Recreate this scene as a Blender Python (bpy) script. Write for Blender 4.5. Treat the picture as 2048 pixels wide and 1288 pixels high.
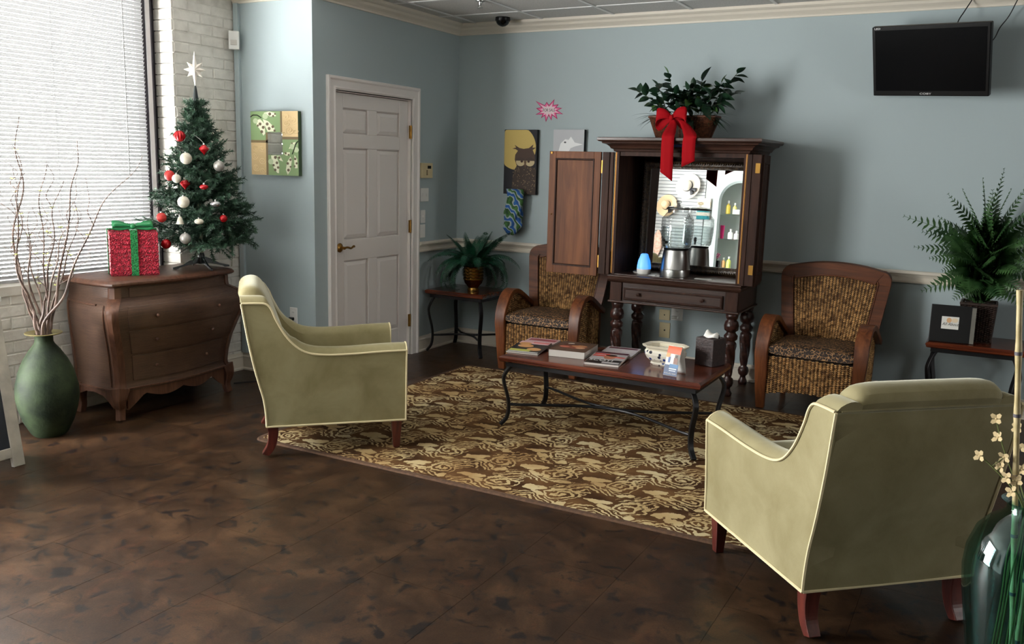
import bpy, bmesh, math, random
from mathutils import Vector, Matrix
PI = math.pi
sc = bpy.context.scene
C = sc.collection
for o in list(bpy.data.objects):
    bpy.data.objects.remove(o, do_unlink=True)

# ---------------------------------------------------------------- camera
def make_camera():
    f, yaw, pitch, roll = 1769.34, -0.498811, -0.17431, 0.0261245
    fw = Vector((math.sin(yaw)*math.cos(pitch), math.cos(yaw)*math.cos(pitch), math.sin(pitch)))
    r = Vector((math.cos(yaw), -math.sin(yaw), 0)); u = r.cross(fw)
    r2 = r*math.cos(roll) + u*math.sin(roll); u2 = u*math.cos(roll) - r*math.sin(roll)
    cd = bpy.data.cameras.new('camera'); cd.sensor_fit = 'HORIZONTAL'; cd.sensor_width = 36
    cd.lens = f*36/2048; cd.clip_start = 0.02
    co = bpy.data.objects.new('camera', cd); C.objects.link(co)
    m = Matrix((r2, u2, -fw)).transposed().to_4x4(); m.translation = Vector((4.14648, -6.55445, 1.54696))
    co.matrix_world = m; sc.camera = co
make_camera()

# ---------------------------------------------------------------- daylight
W = bpy.data.worlds.new('daylight'); sc.world = W; W.use_nodes = True
bg = W.node_tree.nodes['Background']
bg.inputs['Color'].default_value = (1.0, 0.985, 0.96, 1); bg.inputs['Strength'].default_value = 40.0
sc.view_settings.view_transform = 'Standard'; sc.view_settings.look = 'None'
sc.view_settings.exposure = 0.0; sc.view_settings.gamma = 1.0; sc.view_settings.use_curve_mapping = False
sc.cycles.use_denoising = True
sc.cycles.max_bounces = 10; sc.cycles.diffuse_bounces = 5; sc.cycles.glossy_bounces = 5
sc.cycles.transmission_bounces = 6; sc.cycles.transparent_max_bounces = 24
sc.cycles.caustics_reflective = False; sc.cycles.caustics_refractive = False
sc.cycles.sample_clamp_indirect = 6.0

# window openings in the left wall: (y0, y1, z0, z1)
WX, WX2 = -0.71, -0.97          # room face and outer face of the brick wall
OPEN = [(-3.93, -2.36, 0.78, 2.62), (-6.15, -4.0, 0.03, 2.64)]  # second opening: unseen, inferred from the shadow edge, enlarged to let in more daylight
for (y0, y1, z0, z1) in OPEN:   # sky portals, they only guide sampling
    l = bpy.data.lights.new('window_portal', 'AREA'); l.shape = 'RECTANGLE'; l.size = z1-z0; l.size_y = y1-y0
    l.cycles.is_portal = True
    lo = bpy.data.objects.new('window_portal', l); C.objects.link(lo)
    lo.location = (WX2-0.01, (y0+y1)/2, (z0+z1)/2); lo.rotation_euler = (0, -PI/2, 0)
FILL_WIN = (-3.1, -2.2, 1.15, 2.05)     # small unseen window added in the right wall to brighten the shaded side
l = bpy.data.lights.new('window_portal', 'AREA'); l.shape = 'RECTANGLE'; l.size = FILL_WIN[3]-FILL_WIN[2]; l.size_y = FILL_WIN[1]-FILL_WIN[0]; l.cycles.is_portal = True
lo = bpy.data.objects.new('window_portal', l); C.objects.link(lo); lo.location = (9.66, (FILL_WIN[0]+FILL_WIN[1])/2, (FILL_WIN[2]+FILL_WIN[3])/2); lo.rotation_euler = (0, PI/2, 0)

# ---------------------------------------------------------------- materials
def srgb(r, g, b):
    f = lambda c: (c/255/12.92) if c/255 <= 0.04045 else ((c/255+0.055)/1.055)**2.4
    return (f(r), f(g), f(b), 1)
class NT:
    def __init__(s, m): s.m = m; s.t = m.node_tree; s.n = s.t.nodes; s.l = s.t.links
    def a(s, kind, **k):
        n = s.n.new(kind)
        for key, v in k.items():
            if key.startswith('i_'):
                q = key[2:]; q = int(q) if q.isdigit() else q.replace('_', ' ')
                n.inputs[q].default_value = v
            else: setattr(n, key, v)
        return n
    def c(s, o, i): s.l.new(o, i)
    def ramp(s, fac, stops, mode='LINEAR'):
        n = s.n.new('ShaderNodeValToRGB'); n.color_ramp.interpolation = mode
        e = n.color_ramp.elements
        while len(e) > 1: e.remove(e[0])
        e[0].position = stops[0][0]; e[0].color = stops[0][1]
        for p, c in stops[1:]:
            x = e.new(p); x.color = c
        s.c(fac, n.inputs[0]); return n.outputs[0]
    def mix(s, fac, a, b, mode='MIX'):
        n = s.n.new('ShaderNodeMix'); n.data_type = 'RGBA'; n.blend_type = mode
        for sock, v in ((n.inputs[0], fac), (n.inputs[6], a), (n.inputs[7], b)):
            if hasattr(v, 'links'): s.c(v, sock)
            else: sock.default_value = v
        return n.outputs[2]
    def math(s, op, a, b=0.0, c=0.0):
        n = s.n.new('ShaderNodeMath'); n.operation = op
        for i, v in enumerate((a, b, c)):
            if hasattr(v, 'links'): s.c(v, n.inputs[i])
            else: n.inputs[i].default_value = v
        return n.outputs[0]
def mat(name, col=None, rough=0.5, metal=0.0, spec=0.5, **kw):
    m = bpy.data.materials.new(name); m.use_nodes = True
    b = m.node_tree.nodes['Principled BSDF']
    if col: b.inputs['Base Color'].default_value = col
    b.inputs['Roughness'].default_value = rough; b.inputs['Metallic'].default_value = metal
    b.inputs['Specular IOR Level'].default_value = spec
    for k, v in kw.items(): b.inputs[k.replace('_', ' ')].default_value = v
    return m
def BS(m): return m.node_tree.nodes['Principled BSDF']
def coords(nt, kind='Object', scale=(1, 1, 1), rot=(0, 0, 0)):
    if kind == 'World': o = nt.a('ShaderNodeNewGeometry').outputs['Position']
    else: o = nt.a('ShaderNodeTexCoord').outputs[kind]
    mp = nt.a('ShaderNodeMapping'); mp.inputs['Scale'].default_value = scale; mp.inputs['Rotation'].default_value = rot
    nt.c(o, mp.inputs[0]); return mp.outputs[0]
def noise(nt, vec, scale, detail=3, rough=0.5, dist=0.0):
    n = nt.a('ShaderNodeTexNoise', i_Scale=scale, i_Detail=detail, i_Roughness=rough, i_Distortion=dist)
    nt.c(vec, n.inputs['Vector']); return n.outputs[0]
def bump(nt, h, strength=0.3, dist=0.01):
    b = nt.a('ShaderNodeBump', i_Strength=strength, i_Distance=dist); nt.c(h, b.inputs['Height'])
    nt.c(b.outputs[0], BS(nt.m).inputs['Normal'])
def mottled(name, c1, c2, scale=6, rough=0.5, bmp=0.0, bscale=60, kind='World', detail=4, lo=0.35, hi=0.65, **kw):
    m = mat(name, rough=rough, **kw); nt = NT(m); v = coords(nt, kind)
    nt.c(nt.ramp(noise(nt, v, scale, detail), [(lo, c1), (hi, c2)]), BS(m).inputs['Base Color'])
    if bmp: bump(nt, noise(nt, v, bscale, 2), bmp, 0.004)
    return m
def wood(name, c1, c2, c3, axis='Z', rough=0.35, scale=1.0, kind='Object', **kw):
    m = mat(name, rough=rough, **kw); nt = NT(m)
    s = {'X': (1.2, 14, 14), 'Y': (14, 1.2, 14), 'Z': (14, 14, 1.2)}[axis]
    v = coords(nt, kind, tuple(k*scale for k in s))
    n = noise(nt, v, 2.2, 6, 0.6, 0.6)
    nt.c(nt.ramp(n, [(0.3, c1), (0.52, c2), (0.72, c3)]), BS(m).inputs['Base Color'])
    bump(nt, noise(nt, v, 8, 3), 0.08, 0.002)
    return m
def glassy(name, tint=(1, 1, 1, 1), refl=0.12, rough=0.02, edge=0.35):
    # thin clear pane: transparent body with a fresnel-like gloss
    m = bpy.data.materials.new(name); m.use_nodes = True; nt = NT(m); nt.n.clear()
    out = nt.a('ShaderNodeOutputMaterial'); t = nt.a('ShaderNodeBsdfTransparent'); t.inputs[0].default_value = tint
    g = nt.a('ShaderNodeBsdfGlossy'); g.inputs['Roughness'].default_value = rough
    lw = nt.a('ShaderNodeLayerWeight', i_Blend=edge)
    f = nt.math('ADD', nt.math('MULTIPLY', lw.outputs['Facing'], 0.55), refl)
    if edge <= 0: f = nt.math('ADD', 0.0, refl)
    mx = nt.a('ShaderNodeMixShader'); nt.c(f, mx.inputs[0]); nt.c(t.outputs[0], mx.inputs[1]); nt.c(g.outputs[0], mx.inputs[2])
    nt.c(mx.outputs[0], out.inputs[0]); return m

def paint(name, c, rough=0.55):
    m = mat(name, c, rough, spec=0.3); nt = NT(m); v = coords(nt, 'World')
    bump(nt, noise(nt, v, 220, 2), 0.05, 0.002)
    return m
M = {}
M['wall'] = paint('blue_wall_paint', srgb(165, 178, 181))
M['trim'] = paint('cream_trim_paint', srgb(214, 206, 192), 0.4)
M['doorw'] = paint('white_door_paint', srgb(228, 222, 218), 0.38)
M['ceil'] = mottled('acoustic_tile', srgb(205, 203, 200), srgb(188, 186, 182), 90, 0.9, 0.5, 160)
M['grid'] = mat('white_grid_metal', srgb(222, 222, 222), 0.4)
M['brick'] = mottled('white_painted_brick', srgb(212, 208, 200), srgb(190, 186, 178), 9, 0.6, 0.6, 55)
M['mortar'] = mottled('white_painted_mortar', srgb(206, 202, 194), srgb(184, 180, 172), 14, 0.75, 0.6, 80)
M['iron'] = mat('black_iron', srgb(24, 24, 27), 0.42, 0.6)
M['bronze'] = mat('dark_bronze_aluminium', srgb(46, 42, 48), 0.35, 0.6)
M['alu'] = mat('brushed_window_aluminium', srgb(190, 186, 188), 0.35, 0.8)
M['pane'] = glassy('window_glass', (0.97, 0.98, 0.98, 1), 0.04, 0.0, 0.0)
M['brass'] = mat('aged_brass', srgb(150, 112, 56), 0.35, 1.0)
M['black'] = mat('black_plastic', srgb(10, 10, 11), 0.35, spec=0.25)
M['white'] = mat('white_plastic', srgb(225, 224, 220), 0.4)
M['ivory'] = mat('ivory_plastic', srgb(206, 190, 150), 0.45)
M['steel'] = mat('brushed_steel', srgb(190, 190, 188), 0.28, 1.0)

def floor_mat():
    m = mat('brown_cork_tile', rough=0.4, spec=0.2); nt = NT(m); v = coords(nt, 'World')
    n1 = noise(nt, v, 4.5, 6, 0.65, 0.6); n2 = noise(nt, v, 13, 5, 0.62, 0.8); n3 = noise(nt, v, 7.5, 4, 0.6, 1.0)
    base = nt.ramp(n1, [(0.3, srgb(34, 23, 15)), (0.5, srgb(49, 34, 23)), (0.7, srgb(70, 50, 34))])
    dark = nt.ramp(n2, [(0.37, (1, 1, 1, 1)), (0.45, (0, 0, 0, 1))])
    c = nt.mix(nt.math('MULTIPLY', dark, 0.95), base, srgb(24, 21, 21))
    red = nt.ramp(n3, [(0.58, (0, 0, 0, 1)), (0.72, (1, 1, 1, 1))])
    c = nt.mix(nt.math('MULTIPLY', red, 0.5), c, srgb(72, 45, 29))
    fine = noise(nt, v, 160, 2)
    c = nt.mix(0.35, c, nt.ramp(fine, [(0.3, (0.25, 0.25, 0.25, 1)), (0.7, (0.8, 0.8, 0.8, 1))]), 'OVERLAY')
    nt.c(c, BS(m).inputs['Base Color'])
    nt.c(nt.math('MULTIPLY_ADD', n2, 0.2, 0.24), BS(m).inputs['Roughness'])
    bump(nt, fine, 0.12, 0.002); return m
M['floor'] = floor_mat()

# ---------------------------------------------------------------- mesh helpers
class MB:
    def __init__(s): s.v = []; s.f = []
    def add(s, vs, fs, mtx=None):
        o = len(s.v)
        s.v += [tuple(mtx @ Vector(p)) for p in vs] if mtx else [tuple(p) for p in vs]
        s.f += [tuple(i+o for i in f) for f in fs]; return s
    def box(s, x0, x1, y0, y1, z0, z1, mtx=None):
        v = [(x, y, z) for z in (z0, z1) for y in (y0, y1) for x in (x0, x1)]
        return s.add(v, [(0, 2, 3, 1), (4, 5, 7, 6), (0, 1, 5, 4), (2, 6, 7, 3), (0, 4, 6, 2), (1, 3, 7, 5)], mtx)
    def grid(s, rows, cu=False, cv=False, cap=False):
        # rows: list of rings of points; cu closes along rows, cv closes each ring; cap closes first and last ring
        n, k = len(rows), len(rows[0]); o = len(s.v)
        for r in rows: s.v += [tuple(p) for p in r]
        for i in range(n if cu else n-1):
            for j in range(k if cv else k-1):
                a = o+i*k+j; b = o+i*k+(j+1) % k; c = o+((i+1) % n)*k+(j+1) % k; d = o+((i+1) % n)*k+j
                s.f.append((a, b, c, d))
        if cap:
            s.f.append(tuple(o+j for j in range(k))[::-1]); s.f.append(tuple(o+(n-1)*k+j for j in range(k)))
        return s
    def lathe(s, prof, n=24, c=(0, 0), cap=False, a0=0.0):
        rows = [[(c[0]+r*math.cos(a0+2*PI*j/n), c[1]+r*math.sin(a0+2*PI*j/n), z) for j in range(n)] for r, z in prof]
        return s.grid(rows, cv=True, cap=cap)
    def tube(s, pts, rad, n=8, cap=True, flat=None, up=None):
        # flat=(w,t): rectangular bar; rad may be a list
        pts = [Vector(p) for p in pts]; k = len(pts); rows = []
        up = Vector(up) if up else None; prev = None
        for i, p in enumerate(pts):
            t = (pts[min(i+1, k-1)]-pts[max(i-1, 0)]).normalized()
            if up is not None: a = up - t*up.dot(t)
            elif prev is None:
                a = Vector((0, 0, 1)) if abs(t.z) < 0.9 else Vector((1, 0, 0)); a = a-t*a.dot(t)
            else: a = prev - t*prev.dot(t)
            a.normalize(); prev = a; b = t.cross(a)
            if flat:
                w, h = flat if not isinstance(flat, list) else flat[i]
                rows.append([p+a*h/2*sy+b*w/2*sx for sx, sy in ((-1, -1), (1, -1), (1, 1), (-1, 1))])
            else:
                r = rad[i] if isinstance(rad, (list, tuple)) else rad
                rows.append([p+a*r*math.cos(2*PI*j/n)+b*r*math.sin(2*PI*j/n) for j in range(n)])
        return s.grid(rows, cv=True, cap=cap)
    def ball(s, c, r, nu=12, nv=8, sc=(1, 1, 1)):
        prof = [(r*math.sin(PI*i/nv) if 0 < i < nv else r*0.02, -r*math.cos(PI*i/nv)) for i in range(nv+1)]
        rows = [[(c[0]+sc[0]*q*math.cos(2*PI*j/nu), c[1]+sc[1]*q*math.sin(2*PI*j/nu), c[2]+sc[2]*z) for j in range(nu)] for q, z in prof]
        return s.grid(rows, cv=True, cap=True)
    def ground(s, z=0.0):     # feet cut level with what they stand on
        s.v = [(p[0], p[1], max(z, p[2])) for p in s.v]; return s
    def prism(s, poly, a, b, plane='XZ'):
        # extrude a 2D polygon between a and b along the missing axis
        f = {'XZ': lambda p, t: (p[0], t, p[1]), 'YZ': lambda p, t: (t, p[0], p[1]), 'XY': lambda p, t: (p[0], p[1], t)}[plane]
        n = len(poly); o = len(s.v)
        s.v += [f(p, a) for p in poly]+[f(p, b) for p in poly]
        s.f.append(tuple(o+i for i in range(n))); s.f.append(tuple(o+n+i for i in range(n))[::-1])
        for i in range(n): s.f.append((o+i, o+n+i, o+n+(i+1) % n, o+(i+1) % n))
        return s
    def sweep(s, path, prof, N, closed=False):
        # sweep prof [(side, along N)] along a polyline with mitred corners; side = N x tangent
        P = [Vector(p) for p in path]; N = Vector(N); n = len(P); rows = []
        for i in range(n):
            t0 = (P[i]-P[i-1]).normalized() if (i > 0 or closed) else None
            t1 = (P[(i+1) % n]-P[i]).normalized() if (i < n-1 or closed) else None
            s0 = N.cross(t0) if t0 else None; s1 = N.cross(t1) if t1 else None
            if s0 and s1:
                sd = (s0+s1); sd = sd/max(1e-6, sd.length); sd = sd/max(0.2, sd.dot(s0))
            else: sd = s0 or s1
            rows.append([P[i]+sd*a+N*b for a, b in prof])
        return s.grid(rows, cu=closed, cv=True, cap=not closed)
    def mesh(s, name, mats, smooth=False, fix=True):
        me = bpy.data.meshes.new(name); me.from_pydata(s.v, [], s.f); me.validate()
        if fix:
            bm = bmesh.new(); bm.from_mesh(me); bmesh.ops.recalc_face_normals(bm, faces=bm.faces); bm.to_mesh(me); bm.free()
        for m in (mats if isinstance(mats, list) else [mats]): me.materials.append(m)
        if smooth:
            me.polygons.foreach_set('use_smooth', [True]*len(me.polygons))
            if smooth != 'all': me.set_sharp_from_angle(angle=math.radians(38))
        return me
    def build(s, name, m, parent=None, smooth=False, bev=0.0, seg=2, sub=0, loc=None, rot=None, kind=None, fix=True):
        ob = link(name, s.mesh(name, m, smooth, fix), parent)
        if bev:
            b = ob.modifiers.new('bevel', 'BEVEL'); b.width = bev; b.segments = seg; b.limit_method = 'ANGLE'; b.angle_limit = math.radians(40)
            b.harden_normals = False
        if sub:
            d = ob.modifiers.new('sub', 'SUBSURF'); d.levels = sub; d.render_levels = sub
        if loc: ob.location = loc
        if rot: ob.rotation_euler = rot
        if kind: ob['kind'] = kind
        return ob
def link(name, data, parent=None):
    ob = bpy.data.objects.new(name, data); C.objects.link(ob)
    if parent is not None: ob.parent = parent
    return ob
def thing(name, label, cat, loc=(0, 0, 0), rz=0.0, group=None):
    o = bpy.data.objects.new(name, None); o.empty_display_size = 0.1; C.objects.link(o)
    o.location = loc; o.rotation_euler = (0, 0, rz); return tag(o, label, cat, group)
def tag(o, label, cat, group=None):
    o['label'] = label; o['category'] = cat
    if group: o['group'] = group
    return o
def struct(o, label=None):
    o['kind'] = 'structure'
    if label: o['label'] = label
    return o
def cp(src, parent=None, **k):
    o = src.copy(); C.objects.link(o)
    if parent is not None: o.parent = parent
    for a, b in k.items(): setattr(o, a, b)
    return o
def copy_tree(o, parent=None):
    c = cp(o, parent)
    for ch in list(o.children): copy_tree(ch, c)
    return c
def spline(pts, n=8):
    # Catmull-Rom through points
    P = [Vector(p) for p in pts]; P = [P[0]*2-P[1]]+P+[P[-1]*2-P[-2]]; out = []
    for i in range(1, len(P)-2):
        for k in range(n):
            t = k/n; a, b, c, d = P[i-1:i+3]
            out.append(0.5*((2*b)+(c-a)*t+(2*a-5*b+4*c-d)*t*t+(3*b-a-3*c+d)*t**3))
    out.append(P[-2]); return out
def lerp(a, b, t): return a+(b-a)*t
def pack(paths, radii, room, fixed=(), loose=1.5, rounds=260):
    # stems as {level: Vector2}; push stems apart level by level, keep them inside room(level) = (centre, radius) where given
    lv = sorted({k for p in paths for k in p})
    for it in range(rounds):
        if it % 4 == 3 and it < rounds-60:
            for i, p in enumerate(paths):
                if i in fixed: continue
                ks = sorted(p); old = dict(p)
                for a, b, c_ in zip(ks, ks[1:], ks[2:]): p[b] = old[b]*0.6+(old[a]+old[c_])*0.2
        for k in lv:
            here = [i for i in range(len(paths)) if k in paths[i]]; rm = room(k)
            for a in range(len(here)):
                for b in range(a+1, len(here)):
                    i, j = here[a], here[b]; d = paths[i][k]-paths[j][k]
                    need = (radii[i](k)+radii[j](k))*(1.06 if rm and rm[2] else loose)+(0.0006 if rm and rm[2] else 0.003)
                    L = d.length
                    if L < need:
                        d = d/L if L > 1e-6 else Vector((math.cos(i*2.4), math.sin(i*2.4)))
                        q = need-L; fi, fj = i in fixed, j in fixed
                        if fi and fj: continue
                        if not fi: paths[i][k] = paths[i][k]+d*q*(1.0 if fj else 0.5)
                        if not fj: paths[j][k] = paths[j][k]-d*q*(1.0 if fi else 0.5)
            if rm:
                for i in here:
                    if i in fixed: continue
                    o = paths[i][k]-rm[0]; lim = rm[1]-radii[i](k)
                    if o.length > lim: paths[i][k] = rm[0]+o*(lim/o.length)
    return paths
def slots(dirs, lean, inner, r_in, r_out):
    # give the most upright stems the inner places of a neck, the others a place round the edge by direction
    n = len(dirs); order = sorted(range(n), key=lambda i: lean[i]); out = {}
    for q, i in enumerate(sorted(order[:inner], key=lambda i: dirs[i])): out[i] = Vector((r_in*math.cos(2*PI*q/inner+0.3), r_in*math.sin(2*PI*q/inner+0.3)))
    rest = sorted(order[inner:], key=lambda i: dirs[i]); m = len(rest); best = None
    for s in range(72):
        off = 2*PI*s/72; e = sum(1-math.cos(dirs[i]-(2*PI*q/m+off)) for q, i in enumerate(rest))
        if best is None or e < best[0]: best = (e, off)
    for q, i in enumerate(rest): out[i] = Vector((r_out*math.cos(2*PI*q/m+best[1]), r_out*math.sin(2*PI*q/m+best[1])))
    return out
def interp(xs, ys, x):
    if x <= xs[0]: return ys[0]
    for i in range(1, len(xs)):
        if x <= xs[i]: return lerp(ys[i-1], ys[i], (x-xs[i-1])/(xs[i]-xs[i-1]))
    return ys[-1]
def text(name, s, size, m, parent, loc, rot, ext=0.0004, shear=0.0, sx=1.0):
    cu = bpy.data.curves.new(name, 'FONT'); cu.body = s; cu.size = size; cu.align_x = 'CENTER'; cu.align_y = 'CENTER'
    cu.extrude = ext; cu.shear = shear
    t = bpy.data.objects.new('tmp', cu); C.objects.link(t)
    bpy.context.view_layer.update()
    me = bpy.data.meshes.new_from_object(t.evaluated_get(bpy.context.evaluated_depsgraph_get()))
    bpy.data.objects.remove(t, do_unlink=True); me.materials.clear(); me.materials.append(m)
    ob = link(name, me, parent); ob.location = loc; ob.rotation_euler = rot; ob.scale = (sx, 1, 1); return ob

# ================================================================ SETTING
RX, RY, CZ = 9.5, -12.5, 2.70       # right wall, front wall, ceiling height
YL, XB = -1.831, -0.71              # alcove wall plane, brick wall plane
# floor: slab and cork tiles laid lengthways towards the back wall
fl = struct(MB().box(-1.2, RX+0.2, RY-0.2, 0.2, -0.08, -0.006).build('floor', M['mortar']), 'dark brown mottled cork tile floor')
fl.data.materials[0] = mat('dark_seam', srgb(30, 24, 20), 0.8)
tw, tl = 0.416, 0.914
tile = MB().box(0.0006, tw-0.0006, 0.0006, tl-0.0006, -0.007, 0).mesh('floor_tile', M['floor'])
k = 0
x = 1.34-tw*5
while x < RX:
    y = RY - (0.45 if k % 2 else 0.0) - 0.2
    while y < 0.02:
        if not (x+tw < 0.02 and y > YL) and not (x < -0.72-tw) and y > -8.2 and x < 6.2:
            ob = link('floor_tile', tile, fl); ob.location = (x, y, 0)
        y += tl
    x += tw; k += 1

# ceiling: slab, acoustic tiles and grid bars
ce = struct(MB().box(-1.2, RX+0.2, RY-0.2, 0.2, CZ+0.012, CZ+0.1).build('ceiling', M['ceil']), 'suspended ceiling of pale acoustic tiles in a white grid')
g = 0.607
ctile = MB().box(0.012, g-0.012, 0.012, g-0.012, CZ-0.001, CZ+0.014).mesh('ceiling_tile', M['ceil'])
xs = [0.815+g*i for i in range(-3, 9)]; ys = [-0.43-g*i for i in range(-1, 13)]
for X in xs:
    for Y in ys:
        ob = bpy.data.objects.new('ceiling_tile', ctile); C.objects.link(ob); ob.parent = ce; ob.location = (X, Y, 0)
for X in xs: MB().box(X-0.012, X+0.012, RY, 0, CZ-0.006, CZ+0.012).build('grid_bar', M['grid'], ce)
for Y in ys: MB().box(XB, RX, Y-0.012, Y+0.012, CZ-0.0055, CZ+0.012).build('grid_bar', M['grid'], ce)

# plain walls
struct(MB().box(-0.12, RX+0.2, 0, 0.15, -0.05, CZ+0.05).build('wall_back', M['wall']), 'pale blue back wall behind the wooden armoire')
struct(MB().box(RX, RX+0.15, RY, FILL_WIN[0], -0.05, CZ+0.05).box(RX, RX+0.15, FILL_WIN[1], 0, -0.05, CZ+0.05).box(RX, RX+0.15, FILL_WIN[0], FILL_WIN[1], -0.05, FILL_WIN[2]).box(RX, RX+0.15, FILL_WIN[0], FILL_WIN[1], FILL_WIN[3], CZ+0.05).build('wall_right', paint('taupe_side_wall', srgb(150, 142, 132))))
DY0, DY1, DH = -1.60, -0.69, 2.035     # door opening
w = MB().box(-0.12, 0, DY1, 0, -0.05, CZ+0.05).box(-0.12, 0, YL, DY0, -0.05, CZ+0.05).box(-0.12, 0, DY0, DY1, DH, CZ+0.05)
struct(w.build('wall_door_side', M['wall']), 'shaded blue wall around the white panelled door')
struct(MB().box(XB-0.2, -0.12, YL, YL+0.12, -0.05, CZ+0.05).build('wall_alcove', M['wall']), 'brightly lit pale blue wall beside the brick wall')

# brick wall with three window openings
wl = MB(); x0, x1 = WX2, XB-0.0045
ycur = YL+0.1
for (y0, y1, z0, z1) in OPEN:
    wl.box(x0, x1, y1, ycur, -0.05, CZ+0.05); wl.box(x0, x1, y0, y1, -0.05, z0); wl.box(x0, x1, y0, y1, z1, CZ+0.05); ycur = y0
wl.box(x0, x1, -7.3, ycur, -0.05, CZ+0.05)
wb = struct(wl.build('wall_left', M['mortar']), 'white painted brick wall around the window')
random.seed(4)
bl, bh, ch = 0.203, 0.0635, 0.0695
shapes = []
def brick_mesh(L, seed):
    rnd = random.Random(seed); b = MB()
    ny = 3
    rows = []
    j = lambda a: rnd.uniform(-a, a)
    # a chunky rounded brick face: front grid plus sides
    b.box(-0.02, 0.0, 0, L, 0, bh)
    me = b.mesh('brick', M['brick']); bm = bmesh.new(); bm.from_mesh(me)
    for v in bm.verts:
        v.co += Vector((j(0.0022), j(0.0015), j(0.0018)))
    bmesh.ops.bevel(bm, geom=[e for e in bm.edges if all(v.co.x > -0.01 for v in e.verts)], offset=0.0045, segments=1, affect='EDGES')
    bm.to_mesh(me); bm.free(); return me
cache = {}
def add_brick(y, z, L, seed):
    L = round(L, 3); key = (L, seed % 4)
    if key not in cache: cache[key] = brick_mesh(L, seed*7+int(L*1000))
    ob = bpy.data.objects.new('brick', cache[key]); C.objects.link(ob); ob.parent = wb
    ob.location = (XB+random.uniform(-0.002, 0.001), y, z)
def course(y0, y1, z, off, seed):
    y = y1
    first = True
    while y > y0+0.03:
        L = (off if (first and off > 0) else bl)
        L = min(L, y-y0); first = False
        if y-L-y0 < 0.035: L = y-y0
        add_brick(y-L+0.003, z, L-0.006, seed); seed += 1
        y -= L
nc = int(2.60/ch)
for i in range(nc):
    z = 0.004+i*ch
    course(-2.36, YL, z, 0.1 if i % 2 else 0.0, i*3)
    if z+bh < 0.775: course(-3.80, -2.36, z, 0.115 if i % 2 else 0.0, i*5+1)
rb = MB().box(-0.188, -0.002, -0.006, 0.012, 0, bh).mesh('brick', M['brick'])
# reveal bricks (header faces at the far side of the window)
for i in range(nc):
    z = 0.004+i*ch
    if z > 0.76:
        ob = bpy.data.objects.new('brick', rb); C.objects.link(ob); ob.parent = wb
        ob.location = (XB-0.004+random.uniform(-0.002, 0.002), -2.36-0.004+random.uniform(-0.003, 0.003), z)

# windows
def window(i, y0, y1, z0, z1):
    fx0, fx1 = WX2+0.03, WX2+0.085
    f = MB()
    f.box(fx0, fx1, y1-0.045, y1, z0, z1).box(fx0, fx1, y0, y0+0.045, z0, z1).box(fx0, fx1, y0, y1, z1-0.03, z1).box(fx0, fx1, y0, y1, z0, z0+0.03)
    wo = struct(f.build('window_%d' % i, M['bronze']))
    s = MB()
    for a, b in ((y1-0.125, y1-0.045), (y0+0.045, y0+0.125)): s.box(fx0+0.01, fx1+0.025, a, b, z0+0.03, z1-0.03)
    s.box(fx0+0.01, fx1+0.025, y0+0.125, y1-0.125, z1-0.075, z1-0.03)
    MB().box(fx0+0.01, fx1+0.025, y0+0.125, y1-0.125, z0+0.006, z0+0.05).build('sash_bottom', M['alu'], wo, bev=0.003)
    s.build('sash', M['bronze'], wo, bev=0.003)
    for yy in (y1-0.100, y0+0.07): MB().box(fx1+0.024, fx1+0.034, yy, yy+0.032, z0+0.03, z1-0.03).build('sash_strip', M['alu'], wo)
    MB().box(fx0+0.02, fx0+0.026, y0+0.1, y1-0.1, z0+0.03, z1-0.05).build('pane', M['pane'], wo)
    MB().box(fx1+0.001, XB+0.008, y0+0.001, y1-0.001, z0-0.03, z0+(0.026 if i == 1 else 0.006)).build('window_sill', M['brick'], wo, bev=0.004)
    return wo
for i, a in enumerate(OPEN): window(i+1, *a)

wo = struct(MB().box(RX+0.05, RX+0.1, FILL_WIN[0], FILL_WIN[0]+0.05, FILL_WIN[2], FILL_WIN[3]).box(RX+0.05, RX+0.1, FILL_WIN[1]-0.05, FILL_WIN[1], FILL_WIN[2], FILL_WIN[3]).box(RX+0.05, RX+0.1, FILL_WIN[0], FILL_WIN[1], FILL_WIN[3]-0.05, FILL_WIN[3]).box(RX+0.05, RX+0.1, FILL_WIN[0], FILL_WIN[1], FILL_WIN[2], FILL_WIN[2]+0.05).build('window_4', M['bronze']))  # frame of the added window, out of view, there for fill light
MB().box(RX+0.07, RX+0.075, FILL_WIN[0]+0.04, FILL_WIN[1]-0.04, FILL_WIN[2]+0.04, FILL_WIN[3]-0.04).build('pane', M['pane'], wo)

# crown, chair rail, baseboards
def run(name, path, prof, N=(0, 0, 1), m='trim', smooth=False): return struct(MB().sweep(path, prof, N).build(name, M[m], smooth=smooth))
crown = [(0, 2.612), (0.012, 2.612), (0.014, 2.624), (0.024, 2.634), (0.046, 2.650), (0.056, 2.666), (0.070, 2.672), (0.082, 2.680), (0.084, 2.702), (0, 2.702)]
path = [(RX, 0, 0), (0, 0, 0), (0, YL, 0), (XB, YL, 0)]
run('trim_1', path, crown)
rail = [(0, 0.835), (0.016, 0.835), (0.018, 0.848), (0.012, 0.856), (0.014, 0.874), (0.026, 0.892), (0.034, 0.898), (0.034, 0.912), (0.026, 0.918), (0, 0.918)]
run('trim_2', [(RX, 0, 0), (0, 0, 0), (0, -0.586, 0)], rail)
base = [(0, -0.01), (0.024, -0.01), (0.024, 0.012), (0.014, 0.020), (0.014, 0.092), (0.018, 0.100), (0.010, 0.112), (0.008, 0.126), (0, 0.128)]
run('baseboard_back', [(RX, 0, 0), (0, 0, 0), (0, -0.586, 0)], base)
run('baseboard_alcove', [(0, -1.708, 0), (0, YL, 0), (XB, YL, 0), (XB, -2.30, 0)], base)

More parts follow.
